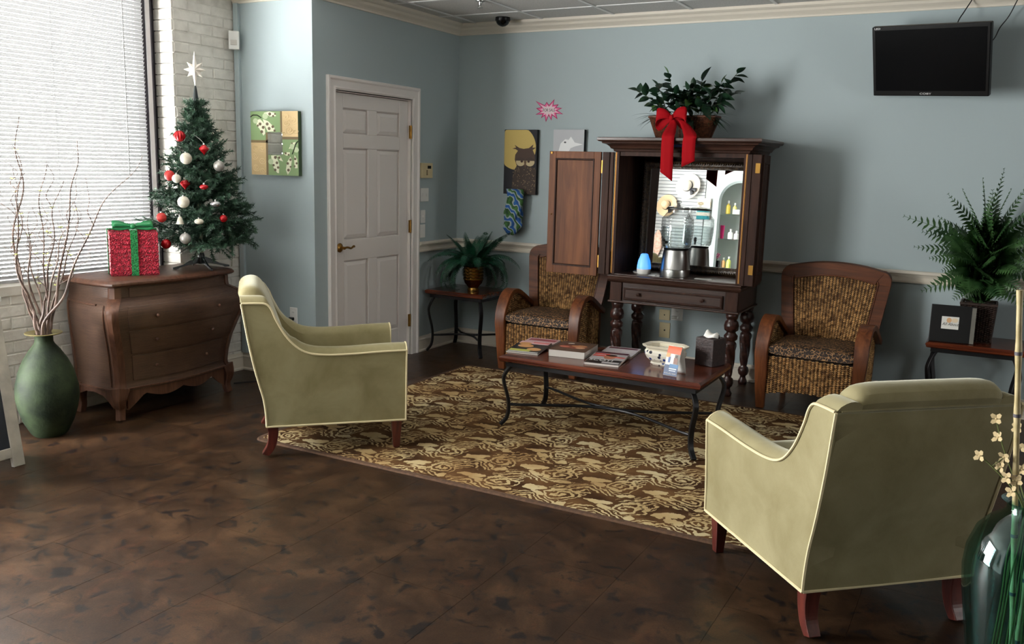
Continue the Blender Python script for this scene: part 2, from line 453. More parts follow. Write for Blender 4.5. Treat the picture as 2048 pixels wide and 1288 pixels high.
# panelled door with casing
dx = -0.028
d = MB()
def fr(y0, y1, z0, z1): d.box(dx-0.022, dx, y0, y1, z0, z1)
ya, yb = DY0+0.004, DY1-0.004; st = 0.112; mid = (ya+yb)/2
zs = [(0.012, 0.235), (0.83, 0.985), (1.645, 1.745), (1.925, DH-0.008)]   # rails
fr(ya, ya+st, 0.012, DH-0.008); fr(yb-st, yb, 0.012, DH-0.008); [fr(mid-0.055, mid+0.055, zs[i][1], zs[i+1][0]) for i in range(3)]
for a, b in zs: fr(ya+st, yb-st, a, b)
d.box(dx-0.034, dx-0.0215, ya, yb, 0.012, DH-0.008)
door = struct(d.build('door_1', M['doorw'], bev=0.004), 'white six-panel door in the shaded wall')
for a, b in ((0.235, 0.83), (0.985, 1.645), (1.745, 1.925)):
    for y0, y1 in ((ya+st, mid-0.055), (mid+0.055, yb-st)):
        p = MB(); q = 0.028
        lo = [(dx-0.0215, y0+0.004, a+0.004), (dx-0.0215, y1-0.004, a+0.004), (dx-0.0215, y1-0.004, b-0.004), (dx-0.0215, y0+0.004, b-0.004)]
        r1 = [(dx-0.0095, y0+0.012, a+0.012), (dx-0.0095, y1-0.012, a+0.012), (dx-0.0095, y1-0.012, b-0.012), (dx-0.0095, y0+0.012, b-0.012)]
        r2 = [(dx-0.001, y0+q+0.008, a+q+0.008), (dx-0.001, y1-q-0.008, a+q+0.008), (dx-0.001, y1-q-0.008, b-q-0.008), (dx-0.001, y0+q+0.008, b-q-0.008)]
        p.grid([lo, r1, r2], cv=True, cap=True); p.build('panel', M['doorw'], door)
hd = MB(); hd.lathe([(0.002, 0), (0.033, 0), (0.034, 0.006), (0.026, 0.014), (0.012, 0.018), (0.011, 0.05), (0.002, 0.052)], 20)
ho = hd.build('door_handle', M['brass'], door, True, loc=(dx, -1.535, 0.932), rot=(0, PI/2, 0))
lv = MB().tube(spline([(0.045, 0, 0), (0.05, 0.03, 0.004), (0.05, 0.07, -0.004), (0.046, 0.105, 0.008), (0.042, 0.118, 0.004)]), 0.0075, 8)
lv.build('door_lever', M['brass'], door, True, loc=(dx, -1.535, 0.932))
for z in (1.79, 1.05, 0.285):
    MB().box(-0.006, 0.004, DY1-0.02, DY1+0.012, z-0.05, z+0.05).lathe([(0.006, z-0.052), (0.0065, z-0.05), (0.0065, z+0.05), (0.006, z+0.052)], 8, (0.004, DY1-0.004), True).build('hinge', M['brass'], door)
struct(MB().box(-0.118, -0.0625, DY0, DY1, -0.04, DH).build('door_light_block', M['doorw']))  # hidden backing board added to block light behind the door
j = MB().box(-0.118, 0.0, DY1-0.003, DY1+0.01, 0, DH).box(-0.118, 0.0, DY0-0.01, DY0+0.003, 0, DH).box(-0.118, 0, DY0, DY1, DH-0.004, DH+0.01)
struct(j.build('trim_3', M['doorw']))
cas = [(0.0, 0.0), (0.0, 0.012), (0.012, 0.018), (0.024, 0.012), (0.062, 0.016), (0.074, 0.024), (0.088, 0.024), (0.092, 0.018), (0.092, 0.0)]
cas = [(a, b) for a, b in cas]
run('trim_4', [(0, DY1+0.006, 0), (0, DY1+0.006, DH+0.006), (0, DY0-0.006, DH+0.006), (0, DY0-0.006, 0)], [(-a, b) for a, b in cas], N=(1, 0, 0), m='doorw')

# ================================================================ WINDOW SIDE
# ---- venetian blind
def blind_mat(): return mat('grey_white_blind_slat', srgb(148, 148, 148), 0.6, spec=0.2)
M['blind'] = blind_mat()
by0, by1, bz0, bz1, bx = -3.80, -2.50, 0.81, 2.60, -0.836
vb = thing('venetian_blind', 'white venetian blind drawn down over the bright window', 'blind', (bx, (by0+by1)/2, bz0))
hl = (by1-by0)/2
sl = MB(); rows = []
for i in range(5):
    t = -1+2*i/4; a = math.radians(55)
    u = 0.0127*t; h = 0.0016*(1-t*t)
    rows.append([(u*math.cos(a)-h*math.sin(a), -hl, u*math.sin(a)+h*math.cos(a)), (u*math.cos(a)-h*math.sin(a), hl, u*math.sin(a)+h*math.cos(a))])
slat = sl.grid(rows).mesh('slat', M['blind'], 'all')
pitch = 0.0245; n = int((bz1-0.03-bz0-0.03)/pitch)
for i in range(n):
    ob = link('slat', slat, vb); ob.location = (0, 0, 0.03+i*pitch)
MB().box(-0.015, 0.015, -hl, hl, 0.0, 0.014).build('bottom_rail', M['blind'], vb, bev=0.003)
MB().box(-0.02, 0.02, -hl-0.005, hl+0.005, bz1-bz0-0.03, bz1-bz0+0.012).build('head_rail', M['blind'], vb, bev=0.003)
for yy in (-hl+0.2, 0.0, hl-0.16):
    c = MB()
    for xx in (-0.0135, 0.0135): c.tube([(xx, yy, 0.0), (xx, yy, bz1-bz0-0.02)], 0.0012, 5)
    c.build('ladder_cord', M['blind'], vb)
MB().tube([(0.024, hl-0.165, bz1-bz0-0.03), (0.026, hl-0.168, 0.62)], 0.004, 6).build('tilt_wand', M['blind'], vb)

# ---- bombe chest
def cloth_brown():
    m = mat('brown_grasscloth', rough=0.42, spec=0.4); nt = NT(m); v = coords(nt, 'Object')
    w = nt.a('ShaderNodeTexWave', wave_type='BANDS', bands_direction='Z', i_Scale=55, i_Distortion=1.5, i_Detail=2); nt.c(v, w.inputs[0])
    n = noise(nt, v, 7, 4); n2 = noise(nt, coords(nt, 'Object', (3, 3, 90)), 3, 3)
    c = nt.ramp(n, [(0.3, srgb(70, 50, 42)), (0.7, srgb(100, 74, 58))])
    c = nt.mix(0.4, c, nt.ramp(n2, [(0.35, srgb(48, 36, 34)), (0.65, srgb(98, 74, 60))]))
    nt.c(c, BS(m).inputs['Base Color']); bump(nt, w.outputs['Fac'], 0.3, 0.003); return m
M['grass'] = cloth_brown()
M['chestwood'] = wood('reddish_chest_wood', srgb(66, 42, 34), srgb(92, 62, 48), srgb(112, 78, 60), 'Z', 0.4, spec=0.35)
ch_ = thing('bombe_chest', 'brown curved bombe chest of drawers under the bright window', 'dresser', (-0.69, -2.80, 0))
# local: x = depth from the wall, y = along the wall (-y towards the camera), z up
BZ = [0.175, 0.22, 0.30, 0.40, 0.50, 0.58, 0.635, 0.675, 0.705, 0.722, 0.735, 0.80]
BO = [0.012, 0.0, 0.008, 0.028, 0.060, 0.086, 0.098, 0.092, 0.066, 0.03, 0.016, 0.014]
def bom(z): return interp(BZ, BO, z)
HL, DP = 0.425, 0.405
def outline(o, e=0.0, n=24):
    # plan outline from wall-near-camera corner, round the front, to the far wall corner
    pts = []; hl = HL+o+e; dp = DP+o*0.9+e; sd = lambda t: o*0.75*(1-t)**1.2
    for i in range(7): pts.append((lerp(0.0, dp-0.05, i/6), -hl + sd(i/6) - 0.012*math.sin(PI*i/6)))
    pts.append((dp-0.012, -hl+0.012))
    for i in range(n+1):
        t = i/n; pts.append((dp+0.045*math.sin(PI*t)**1.5, lerp(-hl+0.05, hl-0.05, t)))
    pts.append((dp-0.012, hl-0.012))
    for i in range(7): pts.append((lerp(dp-0.05, 0.0, i/6), hl - sd(1-i/6) + 0.012*math.sin(PI*i/6)))
    return pts
zz = [0.175+0.625*i/40 for i in range(41)]
bd = MB().grid([[(x, y, z) for x, y in outline(bom(z))] for z in zz])
k = len(outline(0))
bd.f.append(tuple(range(k))); bd.f.append(tuple(range(40*k, 41*k)))
bd.f.append(tuple([i*k for i in range(41)]+[i*k+k-1 for i in range(40, -1, -1)]))
bd.build('body', M['grass'], ch_, True)
tp = MB(); rows = []
for e, z in ((0.0, 0.798), (0.024, 0.802), (0.034, 0.812), (0.034, 0.822), (0.024, 0.834), (0.012, 0.838)):
    rows.append([(x-0.01 if i in (0, k-1) else x, y, z) for i, (x, y) in enumerate(outline(0.014, e))])
tp.grid(rows, cv=True, cap=True); tp.build('top', M['chestwood'], ch_, True)
# drawers follow the curved front
def patch(t0, t1, z0, z1, off, n=14, m=8):
    ob = MB(); rows = []
    for i in range(m+1):
        z = lerp(z0, z1, i/m); o = bom(z)+off; hl = HL+o; dp = DP+bom(z)*0.9+off
        rows.append([(dp+0.045*math.sin(PI*lerp(t0, t1, j/n))**1.5, lerp(-hl+0.05, hl-0.05, lerp(t0, t1, j/n)), z) for j in range(n+1)])
    back = [[(x-0.02, y, z) for x, y, z in r] for r in rows]
    ring = []
    return rows, back
for z0, z1 in ((0.232, 0.385), (0.400, 0.545), (0.560, 0.690), (0.735, 0.79)):
    rows, back = patch(0.07, 0.93, z0, z1, 0.007)
    b = MB().grid(rows).grid(back)
    m_, n_ = len(rows), len(rows[0]); O = m_*n_
    for j in range(n_-1):
        b.f += [(j, j+1, O+j+1, O+j), ((m_-1)*n_+j, (m_-1)*n_+j+1, O+(m_-1)*n_+j+1, O+(m_-1)*n_+j)]
    for i in range(m_-1):
        b.f += [(i*n_, (i+1)*n_, O+(i+1)*n_, O+i*n_), (i*n_+n_-1, (i+1)*n_+n_-1, O+(i+1)*n_+n_-1, O+i*n_+n_-1)]
    dr = b.build('drawer', M['grass'], ch_, True)
    zm = (z0+z1)/2
    if z1 < 0.7:
        for t in (0.25, 0.75):
            hl = HL+bom(zm); dp = DP+bom(zm)*0.9
            MB().ball((dp+0.045*math.sin(PI*t)**1.5+0.018, lerp(-hl+0.05, hl-0.05, t), zm), 0.011, 10, 6).build('knob', M['chestwood'], dr, True)
# corner stiles and raised mouldings
def strip(pts, r, name='moulding'): MB().tube(pts, r, 6).build(name, M['chestwood'], ch_, True)
for s in (-1, 1):
    rows = []
    for z in [0.175+0.62*i/30 for i in range(31)]:
        o = bom(z); hl = HL+o; dp = DP+o*0.9; e = 0.005
        rows.append([(dp-0.055, s*(hl+e-0.006), z), (dp-0.03, s*(hl+e), z), (dp+e-0.008, s*(hl-0.014+e), z), (dp+e+0.004, s*(hl-0.045), z), (dp-0.03, s*(hl-0.045), z), (dp-0.055, s*(hl-0.03), z)])
    MB().grid(rows, cv=True, cap=True).build('corner_stile', M['chestwood'], ch_, True)
    strip([(DP+bom(z)*0.9-0.062, s*(HL+bom(z)+0.004), z) for z in [0.2+0.5*i/24 for i in range(25)]], 0.005)
    strip([(0.03, s*(HL+bom(z)*0.32+0.004), z) for z in [0.2+0.5*i/24 for i in range(25)]], 0.006)
    strip([(x, s*(HL+bom(0.70)*(1-0.75*(1-x/0.40)**1.2)+0.004+0.012*math.sin(PI*x/0.40)), 0.70) for x in [0.03+0.31*i/12 for i in range(13)]], 0.006)
    # apron on the short side
    ap = [(0.02, 0.185), (0.02, 0.10), (0.06, 0.125), (0.12, 0.15), (0.2, 0.155), (0.28, 0.14), (0.34, 0.10), (0.37, 0.07), (0.385, 0.185)]
    MB().prism(ap, s*(HL+0.008)-0.008, s*(HL+0.008)+0.008, 'XZ').build('apron', M['chestwood'], ch_)
    strip([(x, s*(HL+0.014+0.01*math.sin(PI*x/0.4)), 0.186) for x in [0.01+0.39*i/12 for i in range(13)]], 0.006)
fa = []; nseg = 36
top_ = []; bot_ = []
for i in range(nseg+1):
    t = i/nseg; y = lerp(-HL+0.05, HL-0.05, t); x = DP+0.006+0.045*math.sin(PI*t)**1.5
    e = abs(2*t-1); zb = 0.142 - 0.03*abs(math.cos(3*PI*t)) + 0.0 - 0.055*max(0, (e-0.72)/0.28)
    top_.append((x, y, 0.19)); bot_.append((x, y, zb))
MB().grid([bot_, top_, [(x-0.016, y, z) for x, y, z in top_], [(x-0.016, y, z) for x, y, z in bot_]], cu=True).build('apron', M['chestwood'], ch_)
strip([(x+0.006, y, 0.186) for x, y, z in top_], 0.006)
for s in (-1, 1):
    for xx, dx_ in ((0.385, 1), (0.04, -0.3)):
        P = spline([(xx, s*(HL-0.02), 0.19), (xx+0.012*dx_, s*(HL-0.006), 0.13), (xx+0.004*dx_, s*(HL-0.014), 0.06), (xx+0.014*dx_, s*(HL-0.004), 0.0)], 5)
        MB().tube(P, 0, flat=[(lerp(0.085, 0.042, min(1, i/9)), lerp(0.085, 0.042, min(1, i/9))) for i in range(len(P))], up=(1, 0, 0)).ground().build('leg', M['chestwood'], ch_, bev=0.006)

# ---- tinsel gift box
def tinsel(name, c1, c2, sc_=140):
    m = mat(name, rough=0.35, metal=0.25); nt = NT(m); v = coords(nt, 'Object')
    vo = nt.a('ShaderNodeTexVoronoi', i_Scale=sc_); nt.c(v, vo.inputs[0])
    nt.c(nt.ramp(vo.outputs['Color'], [(0.2, c1), (0.8, c2)]), BS(m).inputs['Base Color'])
    bump(nt, vo.outputs['Distance'], 0.9, 0.01); return m
M['redtin'] = tinsel('red_tinsel', srgb(120, 16, 34), srgb(200, 40, 66))
M['greentin'] = tinsel('green_sequin', srgb(10, 90, 44), srgb(40, 170, 90), 220)
M['greensat'] = mat('green_satin', srgb(30, 120, 70), 0.35, 0.1)
GB = thing('gift_box', 'red tinsel gift box with a green ribbon on the chest', 'gift box', (-0.485, -2.93, 0.839), math.radians(56.5))
gs, gh = 0.128, 0.262
b = MB(); rnd = random.Random(5)
rows = []
nn = 26
def side(t):
    t = t % 1*4; i = int(t); f = t-i; a, c = [(-gs, -gs), (gs, -gs), (gs, gs), (-gs, gs)][i], [(gs, -gs), (gs, gs), (-gs, gs), (-gs, -gs)][i]
    return lerp(a[0], c[0], f), lerp(a[1], c[1], f)
for i in range(nn+1):
    z = gh*i/nn; bul = 0.006*abs(math.sin(i*PI/2.6))+0.002
    rows.append([(x*(1+bul/gs), y*(1+bul/gs), z) for x, y in [side(j/96) for j in range(96)]])
b.grid(rows, cv=True, cap=True)
for i in range(5200):     # tinsel strands
    if rnd.random() < 0.72:
        x, y = side(rnd.random()); z = rnd.random()*gh
        nx, ny = (0, math.copysign(1, y)) if abs(y) >= gs-1e-4 else (math.copysign(1, x), 0); nz = 0
    else: x, y, z = rnd.uniform(-gs, gs), rnd.uniform(-gs, gs), gh; nx, ny, nz = 0, 0, 1
    L = rnd.uniform(0.006, 0.016); d = Vector((nx+rnd.uniform(-.8, .8), ny+rnd.uniform(-.8, .8), nz+rnd.uniform(-.8, .8))).normalized()*L
    w_ = Vector((rnd.uniform(-1, 1), rnd.uniform(-1, 1), rnd.uniform(-1, 1)))*0.0018
    p = Vector((x, y, max(0.004, z)))
    q = p+d; q.z = max(0.002, q.z)
    b.add([p-w_, p+w_, q], [(0, 1, 2)])
b.build('box', M['redtin'], GB, fix=False)
rb_ = MB(); e = gs+0.009
rb_.box(-0.02, 0.02, -e-0.004, -e+0.001, 0.002, gh+0.01).box(-0.02, 0.02, -e-0.004, e+0.004, gh+0.008, gh+0.013).box(-0.02, 0.02, e-0.001, e+0.004, 0.002, gh+0.01)
rb_.box(e-0.001, e+0.004, -0.02, 0.02, 0.002, gh+0.01).box(-e-0.004, -e+0.001, -0.02, 0.02, 0.002, gh+0.01).box(-e-0.004, e+0.004, -0.02, 0.02, gh+0.0082, gh+0.0128)
rb_.build('ribbon', M['greentin'], GB)
def loop_bow(mb, c, ang, L, H, w, n=14, tilt=0.0):
    rows = []
    for i in range(n+1):
        t = 2*PI*i/n; r = L*(0.5-0.5*math.cos(t)); h = H*math.sin(t)*(0.4+0.6*(0.5-0.5*math.cos(t)))
        ww = w*(0.35+0.65*(0.5-0.5*math.cos(t)))
        p = Vector((c[0]+r*math.cos(ang), c[1]+r*math.sin(ang), c[2]+h+H*0.55*(0.5-0.5*math.cos(t)))); s_ = Vector((-math.sin(ang)*math.cos(tilt), math.cos(ang)*math.cos(tilt), math.sin(tilt)))
        rows.append([p-s_*ww, p+s_*ww])
    mb.grid(rows)
bw = MB()
for a, tl_ in ((0.0, 0.9), (PI, -0.9)): loop_bow(bw, (0, -0.085, gh+0.03), a, 0.115, 0.018, 0.024 if a == 0 else -0.024, 14, tl_)
bw.ball((0, -0.09, gh+0.032), 0.018, 8, 6)
bo = bw.build('bow', M['greensat'], GB, 'all'); so = bo.modifiers.new('solid', 'SOLIDIFY'); so.thickness = 0.0015

# ---- floor vase with curly willow
M['patina'] = mottled('green_patina_glaze', srgb(28, 36, 27), srgb(50, 62, 42), 9, 0.62, 0.35, 70, 'Object', spec=0.18)
M['rimgold'] = mat('pale_bronze_rim', srgb(150, 140, 96), 0.35, 0.7)
vz = thing('floor_vase', 'tall green patinated floor vase with a flared rim', 'vase', (-0.40, -3.595, 0))
prof = [(0.002, 0.0), (0.082, 0.0), (0.098, 0.018), (0.128, 0.08), (0.150, 0.15), (0.162, 0.22), (0.160, 0.28), (0.142, 0.36), (0.112, 0.43), (0.078, 0.485), (0.054, 0.515), (0.047, 0.53), (0.047, 0.562), (0.052, 0.569), (0.049, 0.570), (0.043, 0.564), (0.042, 0.50), (0.06, 0.46), (0.002, 0.44)]
MB().lathe(prof, 40).build('body', M['patina'], vz, True)
MB().lathe([(0.043, 0.566), (0.094, 0.575), (0.096, 0.579), (0.093, 0.581), (0.044, 0.572)], 40).build('rim', M['rimgold'], vz, True)
M['twig'] = mottled('grey_brown_twig', srgb(66, 52, 48), srgb(104, 84, 74), 20, 0.6, 0.3, 90, 'Object')
M['petal'] = mat('pale_yellow_green_petal', srgb(205, 214, 130), 0.6); BS(M['petal']).inputs['Subsurface Weight'].default_value = 0.0
rnd = random.Random(11)
vb0 = Vector((-0.40, -3.595, 0.47))
specs = [  # upper targets, label
 ([(-0.03, -0.02, 0.15), (-0.13, -0.05, 0.55), (-0.10, 0.0, 0.95), (-0.17, 0.02, 1.27)], 0.010, 'tallest curly willow branch in the green vase, tip forked at the top', 3, 3),
 ([(0.0, -0.03, 0.15), (-0.04, -0.1, 0.5), (0.0, -0.08, 0.85), (-0.05, -0.05, 1.12)], 0.009, 'dark wavy willow branch rising almost straight from the vase', 2, 3),
 ([(0.02, 0.0, 0.14), (0.04, 0.02, 0.4), (0.06, 0.06, 0.7), (0.10, 0.08, 0.95)], 0.011, 'thick broken-topped willow branch in the middle of the bunch', 2, 2),
 ([(0.03, 0.03, 0.14), (0.15, 0.02, 0.45), (0.24, 0.05, 0.85), (0.34, 0.02, 1.05), (0.42, 0.0, 1.16)], 0.010, 'willow branch arching over halfway towards the gift box', 3, 2),
 ([(0.04, 0.0, 0.14), (0.16, 0.03, 0.32), (0.34, 0.05, 0.66), (0.56, 0.1, 0.93), (0.74, 0.14, 1.08)], 0.012, 'longest slanting willow branch reaching towards the window post', 4, 3),
 ([(0.02, 0.03, 0.14), (0.08, 0.05, 0.36), (0.14, 0.1, 0.58), (0.22, 0.1, 0.84)], 0.008, 'short curly willow branch between the taller ones', 2, 4),
 ([(-0.02, 0.02, 0.14), (-0.09, 0.05, 0.3), (-0.2, 0.06, 0.62), (-0.24, 0.04, 0.82)], 0.007, 'thin willow branch bending away from the chest with pale blossoms', 2, 6),
 ([(-0.015, -0.02, 0.14), (0.0, -0.06, 0.34), (-0.02, -0.04, 0.55), (0.06, -0.06, 0.78)], 0.009, 'short dark willow branch with a hooked top', 1, 2),
 ([(-0.02, -0.03, 0.15), (-0.06, -0.07, 0.42), (-0.10, -0.03, 0.70), (-0.09, -0.02, 0.98)], 0.007, 'slender willow branch twisting around the tallest one', 2, 3),
 ([(0.035, -0.01, 0.15), (0.12, -0.01, 0.40), (0.20, 0.0, 0.62), (0.30, 0.02, 0.80)], 0.008, 'willow branch leaning under the longest slanting branch', 3, 5),
 ([(0.0, 0.02, 0.15), (0.05, 0.0, 0.5), (0.02, 0.02, 0.8), (0.10, 0.0, 1.04)], 0.007, 'slim pale willow branch behind the broken-topped one', 2, 3),
]
# the stems stand side by side in the neck and fan out above it without passing through each other
DZ = 0.01; vc = Vector((-0.40, -3.595)); Z0 = 0.462
wp, wr, wt = [], [], []
for pts, r0, lab, stw, pe in specs:
    P = spline([tuple(vb0)]+[tuple(vb0+Vector(p)) for p in pts], 9); n = len(P); ph = rnd.uniform(0, 6); fr_ = rnd.uniform(15, 21); Q = []
    for i, p in enumerate(P):
        t = i/(n-1); a_ = 0.024*min(1, t*3); Q.append(p+Vector((a_*math.sin(fr_*t+ph), a_*math.cos(fr_*1.2*t+ph), 0)))
    zt = P[-1].z; zs_ = [p.z for p in Q]; ks = range(int(round(Z0/DZ)), int(zt/DZ)+1)
    wp.append({k_: Vector((interp(zs_, [p.x for p in Q], k_*DZ), interp(zs_, [p.y for p in Q], k_*DZ))) for k_ in ks})
    r0 = min(r0, 0.009); wr.append(lambda k_, r0=r0, zt=zt: lerp(r0, 0.0016, max(0, (k_*DZ-Z0)/(zt-Z0)))); wt.append(zt)
dirs = []; lean = []
for i, p in enumerate(wp):
    e = p[min(max(p), 100)]-vc; dirs.append(math.atan2(e.y, e.x)); lean.append(e.length)
sl_ = slots(dirs, lean, 3, 0.0108, 0.0305)
for i, p in enumerate(wp):
    for k_ in p:
        t = max(0, min(1, (k_*DZ-0.585)/0.2)); t = t*t*(3-2*t); p[k_] = (vc+sl_[i]).lerp(p[k_], t)
def neck(k_):
    z = k_*DZ
    return (vc, interp([0.45, 0.50, 0.59], [0.056, 0.0405, 0.0405], z), True) if z < 0.595 else None
pack(wp, wr, neck)
cloud = [[(Vector((p[k_].x, p[k_].y, k_*DZ)), wr[i](k_)) for k_ in sorted(p)] for i, p in enumerate(wp)]
def clear(p, own, r):
    for j, cl in enumerate(cloud):
        if j != own and any((p-q).length < r+rq for q, rq in cl): return False
    return (p.x > -0.80) and not (p.x > -0.72 and p.y > -3.36 and p.z < 1.16)
for i, (pts, r0, lab, stw, pe) in enumerate(specs):
    out = [q for q, _ in cloud[i]]; n = len(out); base = out[0]
    o = thing('willow_branch', lab, 'branch', tuple(base), group='curly willow branches in the green vase')
    MB().tube([p-base for p in out], [wr[i](k_) for k_ in sorted(wp[i])], 6).build('stem', M['twig'], o, True)
    tips = []
    for k in range(stw):
        for tr_ in range(60):
            p = out[int(n*rnd.uniform(0.35, 0.8))]; sc_ = 1.0 if tr_ < 40 else 0.5
            d = Vector((rnd.uniform(-.1, .12), rnd.uniform(-.12, .12), rnd.uniform(.16, .32)))*sc_
            q = [p+d*t+Vector((0.014*math.sin(11*t+k), 0.014*math.cos(9*t)-0.014, 0))*min(1, 3*t) for t in [j/12 for j in range(13)]]
            if all(clear(x, i, 0.007) for a_, b_ in zip(q, q[1:]) for x in (a_, a_.lerp(b_, .33), a_.lerp(b_, .67), b_)): break
        else: continue
        MB().tube([x-base for x in q], [lerp(0.0026, 0.0011, j/12) for j in range(13)], 5).build('twig', M['twig'], o, True); tips.append(q); cloud[i] += [(x, 0.002) for x in q]
    for k in range(pe):
        for tr_ in range(40):
            q = rnd.choice(tips) if tips and rnd.random() < 0.6 else out[n//2:]
            p = Vector(rnd.choice(q))
            if clear(p, i, 0.024): break
        else: continue
        f = MB()
        for j in range(4):
            a = j*PI/2+rnd.random(); d = Vector((math.cos(a), math.sin(a), rnd.uniform(.2, .9))).normalized()*0.02; s_ = d.cross(Vector((0, 0, 1))).normalized()*0.007
            pp_ = p-base; f.add([pp_, pp_+d*0.6+s_, pp_+d, pp_+d*0.6-s_], [(0, 1, 2, 3)])
        f.build('blossom', M['petal'], o); cloud[i].append((p, 0.022))

# ---- folding chalk board by the window wall
M['greywood'] = mottled('weathered_white_frame', srgb(190, 184, 172), srgb(164, 158, 148), 10, 0.6, 0.2, 60, 'Object')
M['slate'] = mottled('dark_slate_board', srgb(24, 28, 36), srgb(34, 40, 50), 5, 0.35, kind='Object')
bdn = thing('sandwich_board', 'white framed folding board with a dark slate panel by the window', 'sign board', (-0.175, -4.30, 0), math.radians(0))
def leaf(s, name):
    # leaf leaning from foot x=s*0.17 to the hinge at x=0
    e = link(name, None, bdn); return e
for s in (1, -1):
    H = 0.83; a = math.atan2(0.13, H)*s
    mt = Matrix.Translation((0.0, 0, H)) @ Matrix.Rotation(-a, 4, 'Y') @ Matrix.Translation((0, 0, -H*1.012))
    f = MB().box(-0.012, 0.012, 0.265, 0.325, 0, H, mt).box(-0.012, 0.012, -0.325, -0.265, 0, H, mt).box(-0.0115, 0.0115, -0.265, 0.265, 0.05, 0.10, mt).box(-0.0115, 0.0115, -0.265, 0.265, H-0.06, H, mt)
    f.ground().build('frame', M['greywood'], bdn, bev=0.003)
    MB().box(-0.006, 0.006, -0.268, 0.268, 0.095, H-0.055, mt).build('slate_panel', M['slate'], bdn)
MB().box(-0.035, 0.035, -0.33, 0.33, 0.822, 0.846).build('top_cap', M['white'], bdn, bev=0.004)

# ---- christmas tree on the chest
M['needle'] = mottled('dark_green_needles', srgb(22, 48, 36), srgb(56, 90, 66), 30, 0.6, kind='Object')
M['bark'] = mottled('tinsel_wrapped_trunk', srgb(90, 92, 74), srgb(150, 150, 120), 60, 0.5, 0.5, 120, 'Object')
M['darkgreen'] = mat('dark_green_plastic', srgb(16, 28, 30), 0.35)
TX, TY, TZ = -0.405, -2.47, 0.838
tr = thing('christmas_tree', 'small artificial christmas tree standing on the bombe chest', 'christmas tree', (TX, TY, TZ))
MB().tube([(0, 0, 0.05), (0, 0, 1.0), (0, 0, 1.06)], [0.014, 0.011, 0.007], 8).build('trunk', M['bark'], tr, True)
rnd = random.Random(3)
def branch_mesh(L, seed, twigs=5):
    r = random.Random(seed); stems = []; needles = []
    def spray(a, b, n, ln):
        a = Vector(a); b = Vector(b); d = (b-a).normalized(); stems.append((a, b))
        x = d.cross(Vector((0, 0, 1))).normalized(); y = d.cross(x)
        for i in range(n):
            t = (i+r.random())/n; p = a.lerp(b, t); an = r.uniform(0, 2*PI)
            dr = (d*r.uniform(.35, .9)+x*math.cos(an)+y*math.sin(an)).normalized()*ln*r.uniform(.7, 1.15)
            w_ = dr.cross(d); w_ = (w_.normalized() if w_.length > 1e-6 else x)*0.0026
            needles.append((p-w_, p+w_, p+dr*0.75+w_*0.8, p+dr))
    spray((0, 0, 0), (L, 0, 0.0), int(L*620), 0.027)
    for k in range(twigs):
        t = lerp(0.22, 0.95, k/(twigs-1)) ; s = -1 if k % 2 else 1
        l2 = L*lerp(0.40, 0.2, t)+0.025
        spray((L*t, 0, 0), (L*t+l2*0.75, s*l2*0.75, l2*0.55*r.uniform(-1, 1)), int(l2*620), 0.026)
    me = needle_mesh(stems, needles); FOL[me.name] = (stems, needles); return me
FOL = {}
def needle_mesh(stems, needles):
    mb = MB()
    for a, b in stems: mb.tube([a, b], 0.002, 4)
    for q in needles: mb.add(q, [(0, 1, 2, 3)])
    return mb.mesh('branch', M['needle'], fix=False)
GBM = Matrix.LocRotScale(GB.location, GB.rotation_euler, None).inverted()
def blocked(p):
    # wall, window post and blind, alcove wall, gift box
    if p.x < (-0.707 if p.y > -2.385 else -0.812) or p.y > -1.86: return True
    q = GBM @ p
    return abs(q.x) < gs+0.008 and abs(q.y) < gs+0.008 and q.z < gh+0.004 or abs(q.x) < gs and -0.13 < q.y < -0.05 and q.z < gh+0.055
def bmat(ob): return Matrix.Translation((TX, TY, TZ)) @ Matrix.LocRotScale(ob.location, ob.rotation_euler, ob.scale)
def fit(ob):
    st, nd = FOL[ob.data.name]
    pts = [b for a, b in st]+[q[3] for q in nd]
    for _ in range(30):
        m = bmat(ob)
        if not any(blocked(m @ p) for p in pts): return
        ob.scale = tuple(x*0.93 for x in ob.scale)
tiers = [(0.17, 0.375, 11), (0.225, 0.36, 11), (0.29, 0.325, 11), (0.36, 0.30, 10), (0.43, 0.275, 10), (0.50, 0.25, 10), (0.57, 0.222, 9), (0.64, 0.195, 9), (0.71, 0.17, 8), (0.78, 0.145, 8), (0.85, 0.12, 8), (0.91, 0.095, 7), (0.965, 0.07, 6)]
for ti, (z, L, n) in enumerate(tiers):
    ms = [branch_mesh(L*f, 50+ti*3+q, 10 if L > 0.2 else 7) for q, f in enumerate((0.9, 1.0, 0.82))]
    for i in range(n):
        a = 2*PI*(i+0.37*ti)/n+rnd.uniform(-.12, .12)
        dirx, diry = math.cos(a), math.sin(a)
        me = ms[rnd.randrange(3)]
        ob = link('branch', me, tr)
        # keep branches clear of the brick wall
        room = (TX-(-0.70))/max(1e-3, -dirx) if dirx < 0 and TY+diry*L > -2.36 else 9
        s = min(1.0, room/(L*1.35))
        if z < 0.34 and (-0.17*dirx-0.985*diry) > 0.72: s = min(s, 0.27/L)      # leave room for the gift box
        ob.scale = (s, max(s, .7), max(s, .7)); ob.location = (0, 0, z+rnd.uniform(-.02, .02)); ob.rotation_euler = (rnd.uniform(-.5, .5), lerp(-0.05, -0.75, ti/12)+rnd.uniform(-.14, .14), a)
        fit(ob)
for a in (0.4, 2.2, 4.0, 5.6):
    ob = link('branch', ms[1], tr); ob.location = (0, 0, 1.0); ob.rotation_euler = (0, -0.9, a)
